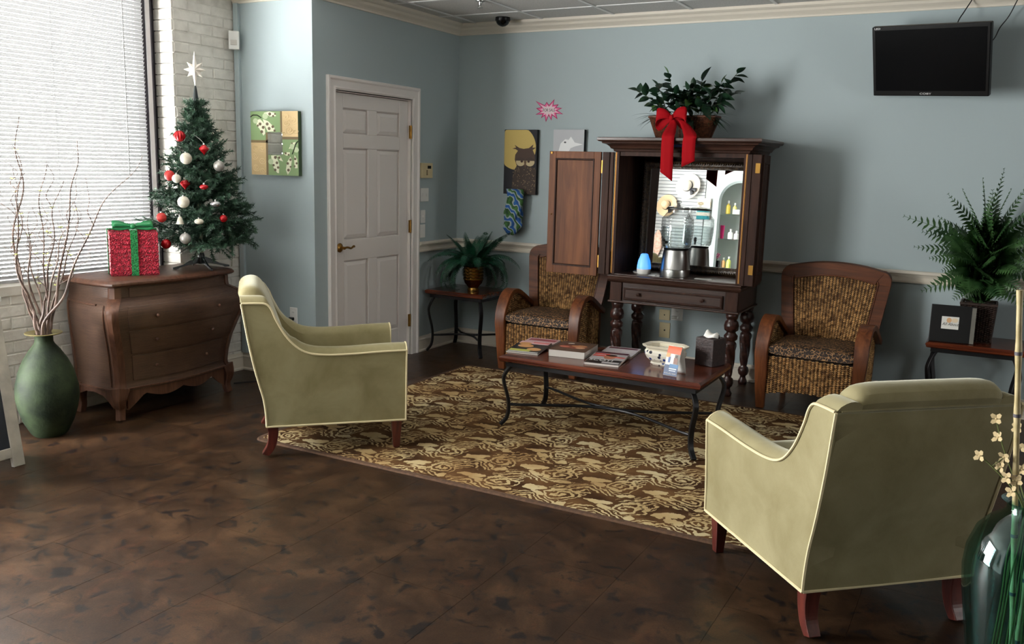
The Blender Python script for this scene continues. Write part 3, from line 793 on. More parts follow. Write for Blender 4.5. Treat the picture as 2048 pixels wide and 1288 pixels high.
# folding stand: four curved blades
for i, a in enumerate((math.radians(68), math.radians(158), math.radians(248), math.radians(338))):
    L = 0.185
    top = [(0.0, 0.075), (0.03, 0.072), (0.07, 0.055), (0.12, 0.028), (0.165, 0.016), (L, 0.012)]
    bot = [(L, 0.001), (L-0.03, 0.001), (0.14, 0.010), (0.09, 0.022), (0.04, 0.03), (0.0, 0.032)]
    ob = MB().prism(top+bot, -0.006, 0.006, 'XZ').build('stand_leg', M['darkgreen'], tr, bev=0.002); ob.rotation_euler = (0, 0, a)
MB().lathe([(0.002, 0.028), (0.02, 0.028), (0.022, 0.08), (0.017, 0.10), (0.002, 0.10)], 12).build('stand_socket', M['darkgreen'], tr, True)
MB().tube([(0.10, 0.16, 0.25), (0.11, 0.165, 0.12), (0.105, 0.16, 0.004)], 0.003, 5).build('light_cord', M['bark'], tr)
# star topper
M['star'] = mat('frosted_white_star', srgb(240, 232, 222), 0.35); BS(M['star']).inputs['Subsurface Weight'].default_value = 0.0
stp = thing('star_topper', 'white eight-pointed star on top of the christmas tree', 'star', (TX, TY, TZ+1.034))
MB().lathe([(0.010, 0.0), (0.017, 0.015), (0.017, 0.045), (0.010, 0.10), (0.005, 0.125)], 14, cap=True).build('holder', M['darkgreen'], stp, True)
s_ = MB(); cz = 0.222; n = 8; ring = []
Ls = [0.066, 0.064, 0.115, 0.064, 0.066, 0.064, 0.115, 0.064]
for i in range(16):
    a = PI*i/8; r = Ls[i//2] if i % 2 == 0 else 0.034
    ring.append((r*math.cos(a), 0, cz+r*math.sin(a)))
o = len(s_.v); s_.v += ring+[(0, -0.028, cz), (0, 0.028, cz)]
for i in range(16): s_.f += [(i, (i+1) % 16, 16), ((i+1) % 16, i, 17)]
so = s_.build('star', M['star'], stp); so.rotation_euler = (0, 0, math.radians(46))

# ornaments
M['ored'] = mat('red_glass_ornament', srgb(168, 18, 26), 0.22, 0.35)
M['oredm'] = mat('matt_red_ornament', srgb(176, 40, 36), 0.5)
M['owhite'] = mottled('white_speckled_ornament', srgb(228, 224, 210), srgb(206, 196, 176), 40, 0.45, kind='Object')
M['osilver'] = mat('silver_ornament', srgb(200, 200, 200), 0.22, 0.85)
M['omatsil'] = mat('matt_silver_ornament', srgb(168, 164, 158), 0.42, 0.5)
M['cap'] = mat('silver_cap', srgb(200, 200, 196), 0.25, 1.0)
def survey():
    yaw, pitch, roll = -0.498811, -0.17431, 0.0261245
    fw = Vector((math.sin(yaw)*math.cos(pitch), math.cos(yaw)*math.cos(pitch), math.sin(pitch)))
    r = Vector((math.cos(yaw), -math.sin(yaw), 0)); u = r.cross(fw)
    return Matrix((r*math.cos(roll)+u*math.sin(roll), u*math.cos(roll)-r*math.sin(roll), -fw)).transposed()
SURVEY = survey()
def cambp(px, py, x=None, y=None, z=None):
    # photo measurement to a room position at a known depth; uses the survey viewpoint, not the scene camera
    f = 1769.34; d = SURVEY @ Vector(((px-1024)/f, (644-py)/f, -1)); o = Vector((4.14648, -6.55445, 1.54696))
    t = (x-o.x)/d.x if x is not None else (y-o.y)/d.y if y is not None else (z-o.z)/d.z
    return o+d*t
TREE_B = [o for o in tr.children if o.name.startswith('branch')]
STEM_P = []
for o in TREE_B:
    m_ = bmat(o)
    for a_, b_ in FOL[o.data.name][0]:
        n_ = max(2, int((b_-a_).length/0.008)); STEM_P += [m_ @ a_.lerp(b_, i/n_) for i in range(n_+1)]
BALLS = []
def ornament(px, py, r, m, shape, label, depth):
    # depth: distance in front of the trunk (towards the viewer); hung just clear of the twigs behind it
    v = Vector((4.15-TX, -6.55-TY, 0)).normalized()
    d = SURVEY @ Vector(((px-1024)/1769.34, (644-py)/1769.34, -1)); o = Vector((4.14648, -6.55445, 1.54696))
    for dd_ in sorted([0.008*k_ for k_ in range(-5, 18)], key=abs):
        c = Vector((TX, TY, 0))+v*(depth+dd_)
        t = (c-o).dot(v)/d.dot(v); p = o+d*t
        if min((q-p).length for q in STEM_P) > r*1.04+0.004 and all((p-c_).length > r*1.04+r_ for c_, r_ in BALLS): break
    BALLS.append((p.copy(), r*(1.09 if shape == 'ribbed' else 1.03)))
    ob = thing('ornament', label, 'ornament', tuple(p), group='ornaments hanging on the christmas tree')
    b = MB()
    if shape == 'ball': b.ball((0, 0, 0), r, 18, 12)
    elif shape == 'onion': b.lathe([(0.001, -r*1.25), (0.006, -r*0.95), (r*0.55, -r*0.62), (r, -r*0.1), (r*0.98, r*0.12), (r*0.6, r*0.55), (0.008, r*0.85), (0.001, r*0.9)], 18)
    elif shape == 'ribbed':
        rows = []
        for i in range(13):
            a = PI*i/12; q = max(0.001, r*math.sin(a)); rows.append([(q*(1+0.06*math.cos(12*2*PI*j/48))*math.cos(2*PI*j/48), q*(1+0.06*math.cos(12*2*PI*j/48))*math.sin(2*PI*j/48), -r*math.cos(a)) for j in range(48)])
        b.grid(rows, cv=True, cap=True)
    elif shape == 'bell': b.lathe([(0.002, -r*0.9), (r*0.9, -r*0.95), (r*0.75, -r*0.4), (r*0.5, r*0.4), (r*0.3, r*0.8), (0.002, r*0.9)], 18)
    elif shape == 'flat': b.ball((0, 0, 0), r, 18, 10, (1, 1, 0.6))
    b.build('bauble', M[m], ob, True)
    h = r*(0.55 if shape == 'flat' else 0.88)
    MB().lathe([(0.001, h), (0.006, h), (0.006, h+0.009), (0.001, h+0.010)], 10).build('cap', M['cap'], ob, True)
    top_ = Vector((0, 0, h+0.009)); BALLS.append((p+Vector((0, 0, h+0.004)), 0.009))
    near = min((q-p for q in STEM_P if q.z-p.z > h+0.012), key=lambda q: (q-top_).length)      # wire up to the twig it hangs from
    MB().tube(spline([top_, top_.lerp(near, .5)+Vector((0, 0, .004)), near], 4), 0.0009, 4).build('hook', M['cap'], ob)
orn = [
 (359, 272, .034, 'ored', 'ribbed', 'ribbed red ball ornament highest on the tree', .15),
 (408, 298, .030, 'ored', 'onion', 'glossy red onion-shaped ornament below the star, next to the grey ball', .17),
 (372, 317, .036, 'owhite', 'ball', 'white speckled ball ornament under the ribbed red ball', .20),
 (438, 332, .034, 'omatsil', 'ball', 'matt grey ball ornament on the side facing the square wall art', .16),
 (339, 351, .032, 'oredm', 'ball', 'orange-red ball ornament half hidden on the window side', .20),
 (353, 357, .027, 'owhite', 'ball', 'plain white ball ornament half hidden behind the red ones', .15),
 (370, 367, .031, 'ored', 'onion', 'red onion-shaped ornament hanging at mid height', .24),
 (408, 374, .027, 'ored', 'flat', 'flattened red ornament with a pointed tip at mid height', .23),
 (367, 404, .036, 'owhite', 'ball', 'cream speckled ball ornament above the lowest branches', .27),
 (431, 408, .032, 'osilver', 'flat', 'shiny silver flattened ornament facing the light blue wall', .27),
 (323, 435, .030, 'oredm', 'ball', 'orange-red ornament near the bow of the gift box', .28),
 (360, 440, .026, 'owhite', 'bell', 'white bell ornament with a red top', .30),
 (398, 443, .028, 'owhite', 'flat', 'small white flattened ornament on the lower branches', .31),
 (447, 437, .024, 'ored', 'ball', 'small red ball ornament low on the side by the blue wall', .28),
 (332, 488, .031, 'ored', 'ball', 'dark red ball ornament hanging lowest beside the gift box', .24),
 (371, 477, .034, 'omatsil', 'ball', 'matt silver ball ornament hanging lowest near the trunk', .22),
]
for a in orn: ornament(*a)

# foliage gives way around the baubles and the star holder
for ob in TREE_B:
    st, nd = FOL[ob.data.name]; m_ = bmat(ob); keep = []
    for q in nd:
        w4 = [m_ @ x for x in q]; w4.append((w4[0]+w4[3])/2)
        if any((x-c).length < r for x in w4 for c, r in BALLS): continue
        if any(math.hypot(x.x-TX, x.y-TY) < 0.021 and x.z > TZ+1.03 for x in w4): continue
        keep.append(q)
    if len(keep) < len(nd): ob.data = needle_mesh(st, keep)

# ================================================================ RUG
def rug_mat():
    # ragged ikat repeat: pale bird-like patches, scrolls and barbed lines on brown
    m = mat('brown_cream_ikat_rug', rough=0.95, spec=0.1); nt = NT(m); v0 = coords(nt, 'Object')
    def warp(vec, sc_, amp):
        n = nt.a('ShaderNodeTexNoise', i_Scale=sc_, i_Detail=2); nt.c(v0, n.inputs[0])
        k = nt.a('ShaderNodeVectorMath', operation='MULTIPLY_ADD'); nt.c(n.outputs['Color'], k.inputs[0]); k.inputs[1].default_value = (amp, amp, 0); nt.c(vec, k.inputs[2]); return k.outputs[0]
    v = warp(warp(v0, 5.0, 0.13), 30.0, 0.05)
    sp = nt.a('ShaderNodeSeparateXYZ'); nt.c(v, sp.inputs[0]); X, Y = sp.outputs[0], sp.outputs[1]
    ma = nt.math
    cw, ch_ = 0.34, 0.26
    row = ma('FLOOR', ma('DIVIDE', Y, ch_))
    u = ma('FRACT', ma('ADD', ma('DIVIDE', X, cw), ma('MULTIPLY', row, 0.37)))
    w = ma('FRACT', ma('DIVIDE', Y, ch_))
    def ell(cu, cw_, ru, rw, shear=0.0):
        du = ma('DIVIDE', ma('SUBTRACT', ma('SUBTRACT', u, cu), ma('MULTIPLY', ma('SUBTRACT', w, cw_), shear)), ru); dw = ma('DIVIDE', ma('SUBTRACT', w, cw_), rw)
        return ma('SQRT', ma('ADD', ma('MULTIPLY', du, du), ma('MULTIPLY', dw, dw)))
    inside = lambda d, e=0.12: nt.ramp(d, [(1.0-e, (1, 1, 1, 1)), (1.0, (0, 0, 0, 1))])
    def sc01(x, lo, hi): return ma('MULTIPLY', ma('SUBTRACT', x, lo), 1.0/(hi-lo))
    def inm(d): n = ma('MULTIPLY', ma('SUBTRACT', 1.0, d), 8.0); return ma('MAXIMUM', 0.0, ma('MINIMUM', 1.0, n))
    b1 = inm(ell(0.26, 0.62, 0.21, 0.15, 0.7)); b2 = inm(ell(0.42, 0.42, 0.14, 0.10, -0.6)); b3 = inm(ell(0.88, 0.18, 0.10, 0.11, 0.3))
    # scroll
    du = ma('SUBTRACT', u, 0.72); dw = ma('MULTIPLY', ma('SUBTRACT', w, 0.56), 0.75)
    r = ma('SQRT', ma('ADD', ma('MULTIPLY', du, du), ma('MULTIPLY', dw, dw))); an = ma('ARCTAN2', dw, du)
    spi = ma('MAXIMUM', 0.0, ma('MINIMUM', 1.0, ma('MULTIPLY', ma('SINE', ma('ADD', ma('MULTIPLY', r, 62.0), an)), 4.0)))
    spi = ma('MULTIPLY', spi, inm(ma('DIVIDE', r, 0.25)))
    # barbed lines
    br = ma('SINE', ma('MULTIPLY', ma('ADD', w, ma('ABSOLUTE', ma('SUBTRACT', u, 0.34))), 46.0))
    br = ma('MAXIMUM', 0.0, ma('MINIMUM', 1.0, ma('MULTIPLY', ma('SUBTRACT', br, 0.1), 4.0)))
    br = ma('MULTIPLY', br, inm(ell(0.36, 0.12, 0.46, 0.24)))
    br2 = ma('SINE', ma('MULTIPLY', ma('SUBTRACT', u, ma('MULTIPLY', w, 0.7)), 60.0))
    br2 = ma('MULTIPLY', ma('MAXIMUM', 0.0, ma('MINIMUM', 1.0, ma('MULTIPLY', ma('SUBTRACT', br2, 0.2), 4.0))), inm(ell(0.78, 0.88, 0.34, 0.22)))
    mask = ma('MAXIMUM', ma('MAXIMUM', ma('MAXIMUM', b1, b2), ma('MAXIMUM', spi, b3)), ma('MAXIMUM', br, br2))
    fray = noise(nt, coords(nt, 'Object', (60, 160, 1)), 1.0, 3)
    fz = noise(nt, v0, 36, 4)
    mk = ma('ADD', mask, ma('ADD', ma('MULTIPLY_ADD', fray, 0.5, -0.25), ma('MULTIPLY_ADD', fz, 1.9, -0.92)))
    mk = nt.ramp(mk, [(0.42, (0, 0, 0, 1)), (0.62, (1, 1, 1, 1))])
    nz = noise(nt, v0, 2.2, 3)
    light = nt.ramp(nz, [(0.35, srgb(158, 128, 86)), (0.5, srgb(184, 160, 116)), (0.65, srgb(200, 184, 146))])
    dark = nt.ramp(noise(nt, v0, 5.0, 4), [(0.35, srgb(60, 38, 20)), (0.65, srgb(104, 74, 44))])
    nt.c(nt.mix(mk, dark, light), BS(m).inputs['Base Color'])
    bump(nt, noise(nt, v0, 420, 2), 0.6, 0.004); return m
M['rug'] = rug_mat()
M['rugedge'] = mottled('brown_rug_binding', srgb(66, 44, 28), srgb(84, 58, 38), 60, 0.9, 0.4, 200, 'Object')
rg = thing('area_rug', 'brown and cream patterned area rug under the coffee table', 'rug', (2.125, -1.9165, 0))
hx, hy = 1.525, 1.1435
def rrect(hx, hy, r, n=5):
    out = []
    for cx, cy, a0 in ((hx-r, hy-r, 0), (-hx+r, hy-r, PI/2), (-hx+r, -hy+r, PI), (hx-r, -hy+r, 1.5*PI)):
        for i in range(n+1): out.append((cx+r*math.cos(a0+PI/2*i/n), cy+r*math.sin(a0+PI/2*i/n)))
    return out
MB().prism(rrect(hx-0.03, hy-0.03, 0.05), 0.0005, 0.0085, 'XY').build('pile', M['rug'], rg)
inn, ou = rrect(hx-0.031, hy-0.031, 0.05), rrect(hx, hy, 0.07)
MB().grid([[(x, y, 0.0005) for x, y in inn], [(x, y, 0.0095) for x, y in inn], [(x, y, 0.0085) for x, y in rrect(hx-0.006, hy-0.006, 0.066)], [(x, y, 0.0005) for x, y in ou]], cu=True, cv=True).build('binding', M['rugedge'], rg)

# ================================================================ VELVET ARMCHAIRS
def velvet(name, c1, c2):
    m = mat(name, rough=0.75, spec=0.25); nt = NT(m); v = coords(nt, 'Object')
    n = noise(nt, v, 5, 5, 0.6, 0.4)
    nt.c(nt.ramp(n, [(0.3, c1), (0.68, c2)]), BS(m).inputs['Base Color'])
    BS(m).inputs['Sheen Weight'].default_value = 0.8; BS(m).inputs['Sheen Roughness'].default_value = 0.4; BS(m).inputs['Sheen Tint'].default_value = srgb(225, 225, 210)
    bump(nt, noise(nt, v, 300, 2), 0.15, 0.002); return m
M['velvet'] = velvet('sage_green_velvet', srgb(124, 114, 78), srgb(148, 139, 104))
M['piping'] = mat('cream_piping', srgb(214, 200, 160), 0.7)
M['mahog'] = wood('dark_mahogany_leg', srgb(58, 24, 20), srgb(84, 36, 30), srgb(108, 50, 38), 'Z', 0.3)
def armchair(label, loc, rz):
    A = thing('armchair', label, 'armchair', loc, rz, 'sage green velvet armchairs')
    # local: x forward, y left, z up; rear foot at x=0
    ox = -0.36
    HW = 0.335; TH = 0.115
    topp = spline([(0.728, 0, .552), (0.60, 0, .549), (0.433, 0, .540), (0.30, 0, .540), (0.215, 0, .553), (0.155, 0, .588), (0.10, 0, .652), (0.055, 0, .735), (0.035, 0, .785), (0.012, 0, .812), (-0.03, 0, .818), (-0.108, 0, .818)], 4)
    zb = lambda u: interp([-0.115, -0.074, -0.011, 0.0], [0.815, 0.583, 0.315, 0.165], u)
    flare = lambda u, z: 0.012*max(0, min(1, (u-0.2)/0.5))*max(0, min(1, (z-0.2)/0.35)) + 0.012*max(0, min(1, (z-0.3)/0.5))
    for s in (-1, 1):
        rows = []
        for p in topp:
            u, z = p.x, p.z; b0 = zb(u); f = flare(u, z); row = []
            row.append((ox+u, s*(HW), b0)); 
            for q in (0.33, 0.66): row.append((ox+u, s*(HW+flare(u, lerp(b0, z, q))), lerp(b0, z, q)))
            row.append((ox+u, s*(HW+f), z))
            for k in range(1, 8):
                t = k/8; row.append((ox+u-0.012*math.sin(PI*t)*(1 if z > .6 else 0), s*(HW+f-TH*t), z+0.036*math.sin(PI*min(1, t*1.05))**0.7))
            row.append((ox+u, s*(HW+f-TH), z-0.004)); row.append((ox+u, s*(HW-TH), max(min(0.3, z), b0))); row.append((ox+u, s*(HW-TH+0.02), b0))
            rows.append(row)
        MB().grid(rows, cv=True, cap=True).build('arm', M['velvet'], A, True, bev=0.0)
        # piping: along the arm top, down the front, along the bottom and up the rear edge
        pt = [(ox+p.x, s*(HW+flare(p.x, p.z)+0.003), p.z+0.002) for p in topp]
        MB().tube(pt, 0.0052, 6).build('piping', M['piping'], A, True)
        fr_ = [(ox+0.73, s*(HW+flare(0.73, z)+0.002), z) for z in (0.553, 0.45, 0.35, 0.25, 0.167)]
        MB().tube(fr_, 0.005, 6).build('piping', M['piping'], A, True)
        fi = [(ox+0.732, s*(HW+0.022-TH), z) for z in (0.56, 0.45, 0.30)]
        MB().tube([(ox+0.732, s*(HW+flare(.73, .55)-TH*t), 0.553+0.034*math.sin(PI*t)**0.7) for t in [i/8 for i in range(9)]]+[Vector(q) for q in fi[1:]], 0.004, 6).build('piping', M['piping'], A, True)
        rr = [(ox+u, s*(HW+flare(0, z)+0.002), z) for u, z in ((-0.112, .818), (-0.1, .74), (-0.078, .60), (-0.045, .44), (-0.013, .315), (-0.002, .22), (0.0, .166))]
        MB().tube([tuple(p) for p in spline(rr, 4)], 0.005, 6).build('piping', M['piping'], A, True)
        MB().tube([(ox, s*(HW+0.002), .165), (ox+0.73, s*(HW+0.002), .165)], 0.0055, 6).build('piping', M['piping'], A, True)
    MB().tube([(ox-0.001, -HW, .165), (ox-0.001, HW, .165)], 0.0055, 6).build('piping', M['piping'], A, True)
    MB().tube([(ox+0.731, -HW, .165), (ox+0.731, HW, .165)], 0.0055, 6).build('piping', M['piping'], A, True)
    # outer back panel
    rear = [(0.0, .165), (-0.006, .24), (-0.011, .315), (-0.042, .44), (-0.074, .583), (-0.098, .72), (-0.112, .815)]
    rows = []
    for u, z in rear:
        w = HW+0.012*max(0, min(1, (z-0.3)/0.5))-0.002
        rows.append([(ox+u-0.004*math.cos(PI*t/2), w*t, z) for t in [-1+2*i/10 for i in range(11)]]+[(ox+u+0.06, w*t, z) for t in [1-2*i/10 for i in range(11)]])
    MB().grid(rows, cv=True, cap=True).build('outer_back', M['velvet'], A, True)
    # padded inside back with rolled top
    prof = [(-0.09, .80), (-0.118, .822), (-0.132, .850), (-0.122, .880), (-0.09, .900), (-0.045, .902), (-0.012, .884), (0.022, .83), (0.062, .72), (0.11, .58), (0.15, .46), (0.13, .38), (0.02, .34), (-0.03, .5), (-0.07, .7)]
    rows = []; nb = 14
    for i in range(nb+1):
        t = -1+2*i/nb; y = 0.292*t; e = (1-abs(t)**9)
        sc_ = 0.72+0.28*e
        cu, cz_ = -0.03, .70
        rows.append([(ox+cu+(u-cu)*sc_, y+ (0.0), (cz_+(z-cz_)*(0.86+0.14*e)) if z > .7 else z) for u, z in prof])
    MB().grid(rows, cv=True, cap=True).build('back_cushion', M['velvet'], A, True, sub=1)
    MB().tube([(ox-0.114, -0.33, .822), (ox-0.119, -0.1, .826), (ox-0.119, 0.1, .826), (ox-0.114, 0.33, .822)], 0.003, 6).build('seam', M['velvet'], A, True)
    # seat
    MB().box(ox+0.04, ox+0.715, -HW+0.03, HW-0.03, .17, .325).build('seat_rail', M['velvet'], A, True, bev=0.012)
    c = MB(); rows = []
    for i in range(13):
        t = i/12; u = lerp(0.10, 0.755, t); ex = 1-abs(2*t-1)**5
        row = []
        for jx in range(24):
            a = 2*PI*jx/24; ca, sa = math.cos(a), math.sin(a)
            row.append((ox+u, 0.222*math.copysign(abs(ca)**0.35, ca), .392+(0.048+0.032*ex)*math.copysign(abs(sa)**0.55, sa)))
        rows.append(row)
    c.grid(rows, cv=True, cap=True).build('seat_cushion', M['velvet'], A, True)
    # legs
    for s in (-1, 1):
        P = spline([(ox+0.03, s*(HW-0.045), .17), (ox+0.032, s*(HW-0.045), .11), (ox+0.02, s*(HW-0.045), .05), (ox-0.012, s*(HW-0.045), 0.0)], 4)
        MB().tube(P, 0, flat=[(lerp(0.058, 0.044, i/12), lerp(0.058, 0.036, i/12)) for i in range(13)], up=(1, 0, 0)).ground().build('leg', M['mahog'], A, bev=0.003)
        MB().tube([(ox+0.685, s*(HW-0.045), .17), (ox+0.685, s*(HW-0.045), 0.0)], 0, flat=[(0.058, 0.058), (0.034, 0.034)], up=(1, 0, 0)).build('leg', M['mahog'], A, bev=0.003)
    return A
# placed from the feet: rear corner plus half depth and width
def place_chair(label, rear, fwd, right, zo=0.0):
    f = Vector(fwd).normalized(); c = Vector(rear)+f*0.36+Vector(right).normalized()*0.30
    return armchair(label, (c.x, c.y, zo), math.atan2(f.y, f.x))
a1 = place_chair('sage green velvet armchair beside the christmas tree chest, on the rug corner', (0.885, -3.231), (.707, .707), (-.707, .707), 0.009)
a2 = place_chair('sage green velvet armchair by the tall glass vase, its back turned to the room', (3.724, -3.62), (-.677, .736), (.736, .677))

# ================================================================ IRON TABLES
M['tabletop'] = wood('reddish_table_wood', srgb(58, 24, 16), srgb(86, 38, 22), srgb(112, 54, 30), 'X', 0.16, 0.7)
M['iron'] = mat('black_iron_rod', srgb(26, 25, 27), 0.4, 0.5)
def iron_table(name, label, cat, x0, x1, y0, y1, H, str_z=0.13, group=None, zoff=0.0):
    cx, cy = (x0+x1)/2, (y0+y1)/2; hx, hy = (x1-x0)/2, (y1-y0)/2
    T = thing(name, label, cat, (cx, cy, zoff), 0, group); H = H-zoff
    rows = []
    for e, z in ((-0.03, H-0.036), (-0.012, H-0.036), (-0.004, H-0.030), (-0.004, H-0.022), (0, H-0.018), (0, H-0.010), (-0.008, H-0.004), (-0.014, H)):
        rows.append([(sx*(hx+e), sy*(hy+e), z) for sx, sy in ((-1, -1), (1, -1), (1, 1), (-1, 1))])
    MB().grid(rows, cv=True, cap=True).build('table_top', M['tabletop'], T)
    i = 0.035
    ap = MB()
    for a, b in (((-hx+i, -hy+i), (hx-i, -hy+i)), ((hx-i, -hy+i), (hx-i, hy-i)), ((hx-i, hy-i), (-hx+i, hy-i)), ((-hx+i, hy-i), (-hx+i, -hy+i))):
        ap.tube([(a[0], a[1], H-0.05), (b[0], b[1], H-0.05)], 0, flat=(0.008, 0.03), up=(0, 0, 1))
    ap.build('apron_frame', M['iron'], T)
    knee = []
    for sx in (-1, 1):
        for sy in (-1, 1):
            # S-curved flat bar on the diagonal
            d = Vector((sx, sy, 0)).normalized()
            b = Vector((sx*(hx-0.045), sy*(hy-0.045), 0))
            k = H/0.44
            pts = [b-d*0.075+Vector((0, 0, H-0.040)), b-d*0.02+Vector((0, 0, H-0.065)), b+d*0.022+Vector((0, 0, H-0.12*k)), b+d*0.024+Vector((0, 0, H-0.17*k)), b-d*0.002+Vector((0, 0, H*0.40)), b-d*0.008+Vector((0, 0, H*0.24)), b+d*0.004+Vector((0, 0, H*0.11)), b+d*0.042+Vector((0, 0, 0.008))]
            P = spline(pts, 5)
            MB().tube(P, 0, flat=(0.03, 0.017), up=d).ground().build('leg', M['iron'], T, bev=0.003)
            knee.append(b-d*0.008)
    # two bowed stretchers that touch in the middle
    for sy, (a, b) in ((-1, (knee[0], knee[2])), (1, (knee[1], knee[3]))):
        P = [a.lerp(b, t)+Vector((0, -sy*(hy-0.058)*math.sin(PI*t)**1.3, str_z)) for t in [q/24 for q in range(25)]]
        MB().tube(P, 0.009, 8).build('stretcher', M['iron'], T, True)
    return T
CT = iron_table('coffee_table', 'low rectangular coffee table with a wooden top and curved iron legs', 'coffee table', 1.625, 2.855, -2.085, -1.480, 0.44, zoff=0.0086)
iron_table('side_table', 'small iron-legged side table holding the fern in the gold pot', 'side table', 0.035, 0.595, -0.535, -0.065, 0.525, 0.14, 'iron-legged side tables')
iron_table('side_table', 'small iron-legged side table under the tall fern and black picture frame', 'side table', 3.815, 4.375, -0.495, -0.035, 0.525, 0.14, 'iron-legged side tables')

# ================================================================ WICKER ARMCHAIRS
M['bent'] = wood('reddish_bentwood', srgb(70, 36, 18), srgb(98, 54, 28), srgb(122, 70, 38), 'Z', 0.36, spec=0.3)
M['backwood'] = wood('brown_back_frame_wood', srgb(62, 32, 18), srgb(88, 48, 26), srgb(108, 62, 34), 'X', 0.45, spec=0.2)
M['weave'] = mottled('seagrass_weave', srgb(104, 70, 38), srgb(206, 162, 104), 42, 0.6, kind='Object', detail=2)
M['weavebase'] = mat('dark_weave_backing', srgb(44, 28, 16), 0.8)
def leopard():
    m = mat('dark_leopard_print', rough=0.6); nt = NT(m); v = coords(nt, 'Object')
    vo = nt.a('ShaderNodeTexVoronoi', feature='DISTANCE_TO_EDGE', i_Scale=52, i_Randomness=1.0); nt.c(v, vo.inputs['Vector'])
    n = noise(nt, v, 40, 2)
    ln = nt.ramp(vo.outputs['Distance'], [(0.05, (1, 1, 1, 1)), (0.11, (0, 0, 0, 1))])
    br = nt.math('MULTIPLY', ln, nt.ramp(n, [(0.42, (0, 0, 0, 1)), (0.52, (1, 1, 1, 1))]))
    nt.c(nt.mix(br, srgb(36, 22, 14), srgb(170, 128, 84)), BS(m).inputs['Base Color']); return m
M['leopard'] = leopard()
def weave(mb, F, nu, nv, hu, hv, lift=0.006):
    # F(u,v)->(point, u-dir, v-dir, normal); chunky crossing strands as flattened octahedra
    for i in range(nu):
        for j in range(nv):
            u = (i+0.5)/nu; v = (j+0.5+(0.5 if i % 2 else 0))/nv
            if v > 1: continue
            p, a, b, n = F(u, v)
            if p is None: continue
            mb.add([p-a*hu, p+a*hu, p-b*hv, p+b*hv, p+n*lift, p-n*0.002], [(0, 2, 4), (2, 1, 4), (1, 3, 4), (3, 0, 4), (2, 0, 5), (1, 2, 5), (3, 1, 5), (0, 3, 5)])
def wicker_chair(label, loc, rz):
    A = thing('wicker_armchair', label, 'armchair', loc, rz, 'wicker armchairs with leopard print seats')
    # local: -y faces the viewer; x lateral; front legs at y=-0.33
    HWX = 0.352
    yf = -0.335
    prof_pts = [(yf+0.022, 0.0), (yf+0.008, 0.12), (yf-0.004, 0.26), (yf-0.008, 0.38), (yf+0.012, 0.48), (yf+0.065, 0.565), (yf+0.145, 0.610), (yf+0.23, 0.605), (yf+0.32, 0.565), (yf+0.42, 0.51), (yf+0.50, 0.47)]
    for s in (-1, 1):
        P = spline([(0, y, z) for y, z in prof_pts], 5); n = len(P)
        rows = []
        for i, p in enumerate(P):
            t = (P[min(i+1, n-1)]-P[max(i-1, 0)]).normalized(); nn = Vector((0, -t.z, t.y)); nn = nn if i == 0 or True else nn
            wI = interp([0, 0.18, 0.45, 1], [0.052, 0.075, 0.09, 0.085], i/(n-1)); th = 0.036
            xo = s*HWX*interp([0, 0.3, 1], [0.93, 1.0, 1.0], i/(n-1)); xi = xo-s*wI
            rows.append([(xo, p.y, p.z), (xi, p.y, p.z), (xi, p.y-nn.y*th, p.z-nn.z*th), (xo, p.y-nn.y*th, p.z-nn.z*th)])
        # flip so the thickness lies inside the curve
        arm = MB().grid(rows, cv=True, cap=True).ground().build('arm', M['bent'], A, True, bev=0.004)
        # woven side infill
        top = lambda y: interp([q[0] for q in prof_pts[3:]], [q[1] for q in prof_pts[3:]], y)-0.03
        side = MB(); xi = s*(HWX-0.05)
        poly = [(yf+0.03, 0.15), (yf+0.03, 0.42)]+[(y, top(y)) for y in [yf+0.06+0.42*i/8 for i in range(9)]]+[(yf+0.50, 0.15)]
        side.prism(poly, xi-0.006, xi+0.006, 'YZ').build('side_panel', M['weavebase'], A)
        sw = MB()
        for sg in (-1, 1):
            def F(u, v, sg=sg):
                y = lerp(yf+0.04, yf+0.47, u); zt = min(top(y), 0.6) if y > yf+0.06 else 0.42
                z = lerp(0.16, zt-0.01, v); return Vector((xi+sg*0.006, y, z)), Vector((0, 1, 0)), Vector((0, 0, 1)), Vector((sg, 0, 0))
            weave(sw, F, 20, 28, 0.0115, 0.007, 0.008)
        sw.build('side_weave', M['weave'], A, kind='stuff', fix=False)
    # back: arched frame leaning back
    y0, z0, y1, z1 = 0.145, 0.36, 0.255, 0.93
    def bp(x, z): t = (z-z0)/(z1-z0); return Vector((x, lerp(y0, y1, t)+0.02*(1-(x/0.36)**2)*0, z))
    def half(z): return interp([0.36, 0.55, 0.84, 0.95], [0.295, 0.325, 0.362, 0.362], z)
    out = []; inn = []
    for z in [0.36+0.47*i/8 for i in range(9)]: out.append((-half(z), z)); inn.append((-half(z)+0.078, z if z > 0.37 else z))
    r = 0.06
    arch = lambda x: 0.955-0.055*(x/0.36)**2
    for i in range(1, 6): a = PI-PI/2*i/6; out.append((-0.362+r+r*math.cos(a), 0.845+ (arch(-0.30)-0.845)*math.sin(a))); inn.append((-0.284+0.02*(1+math.cos(a)), 0.82+0.035*math.sin(a)))
    for i in range(13): x = lerp(-0.295, 0.295, i/12); out.append((x, arch(x))); inn.append((x*0.262/0.295, arch(x)-0.085))
    for k in range(len(out)-14, -1, -1): out.append((-out[k][0], out[k][1])); inn.append((-inn[k][0], inn[k][1]))
    nrm = Vector((0, -(z1-z0), -(y1-y0))).normalized()*0.5
    rows = []
    for (xo, zo), (xi, zi) in zip(out, inn):
        a, b = bp(xo, zo), bp(xi, zi); nn = nrm.normalized()*0.019
        rows.append([a+nn, b+nn, b-nn, a-nn])
    MB().grid(rows, cv=True, cap=True).build('back_frame', M['backwood'], A, True, bev=0.006)
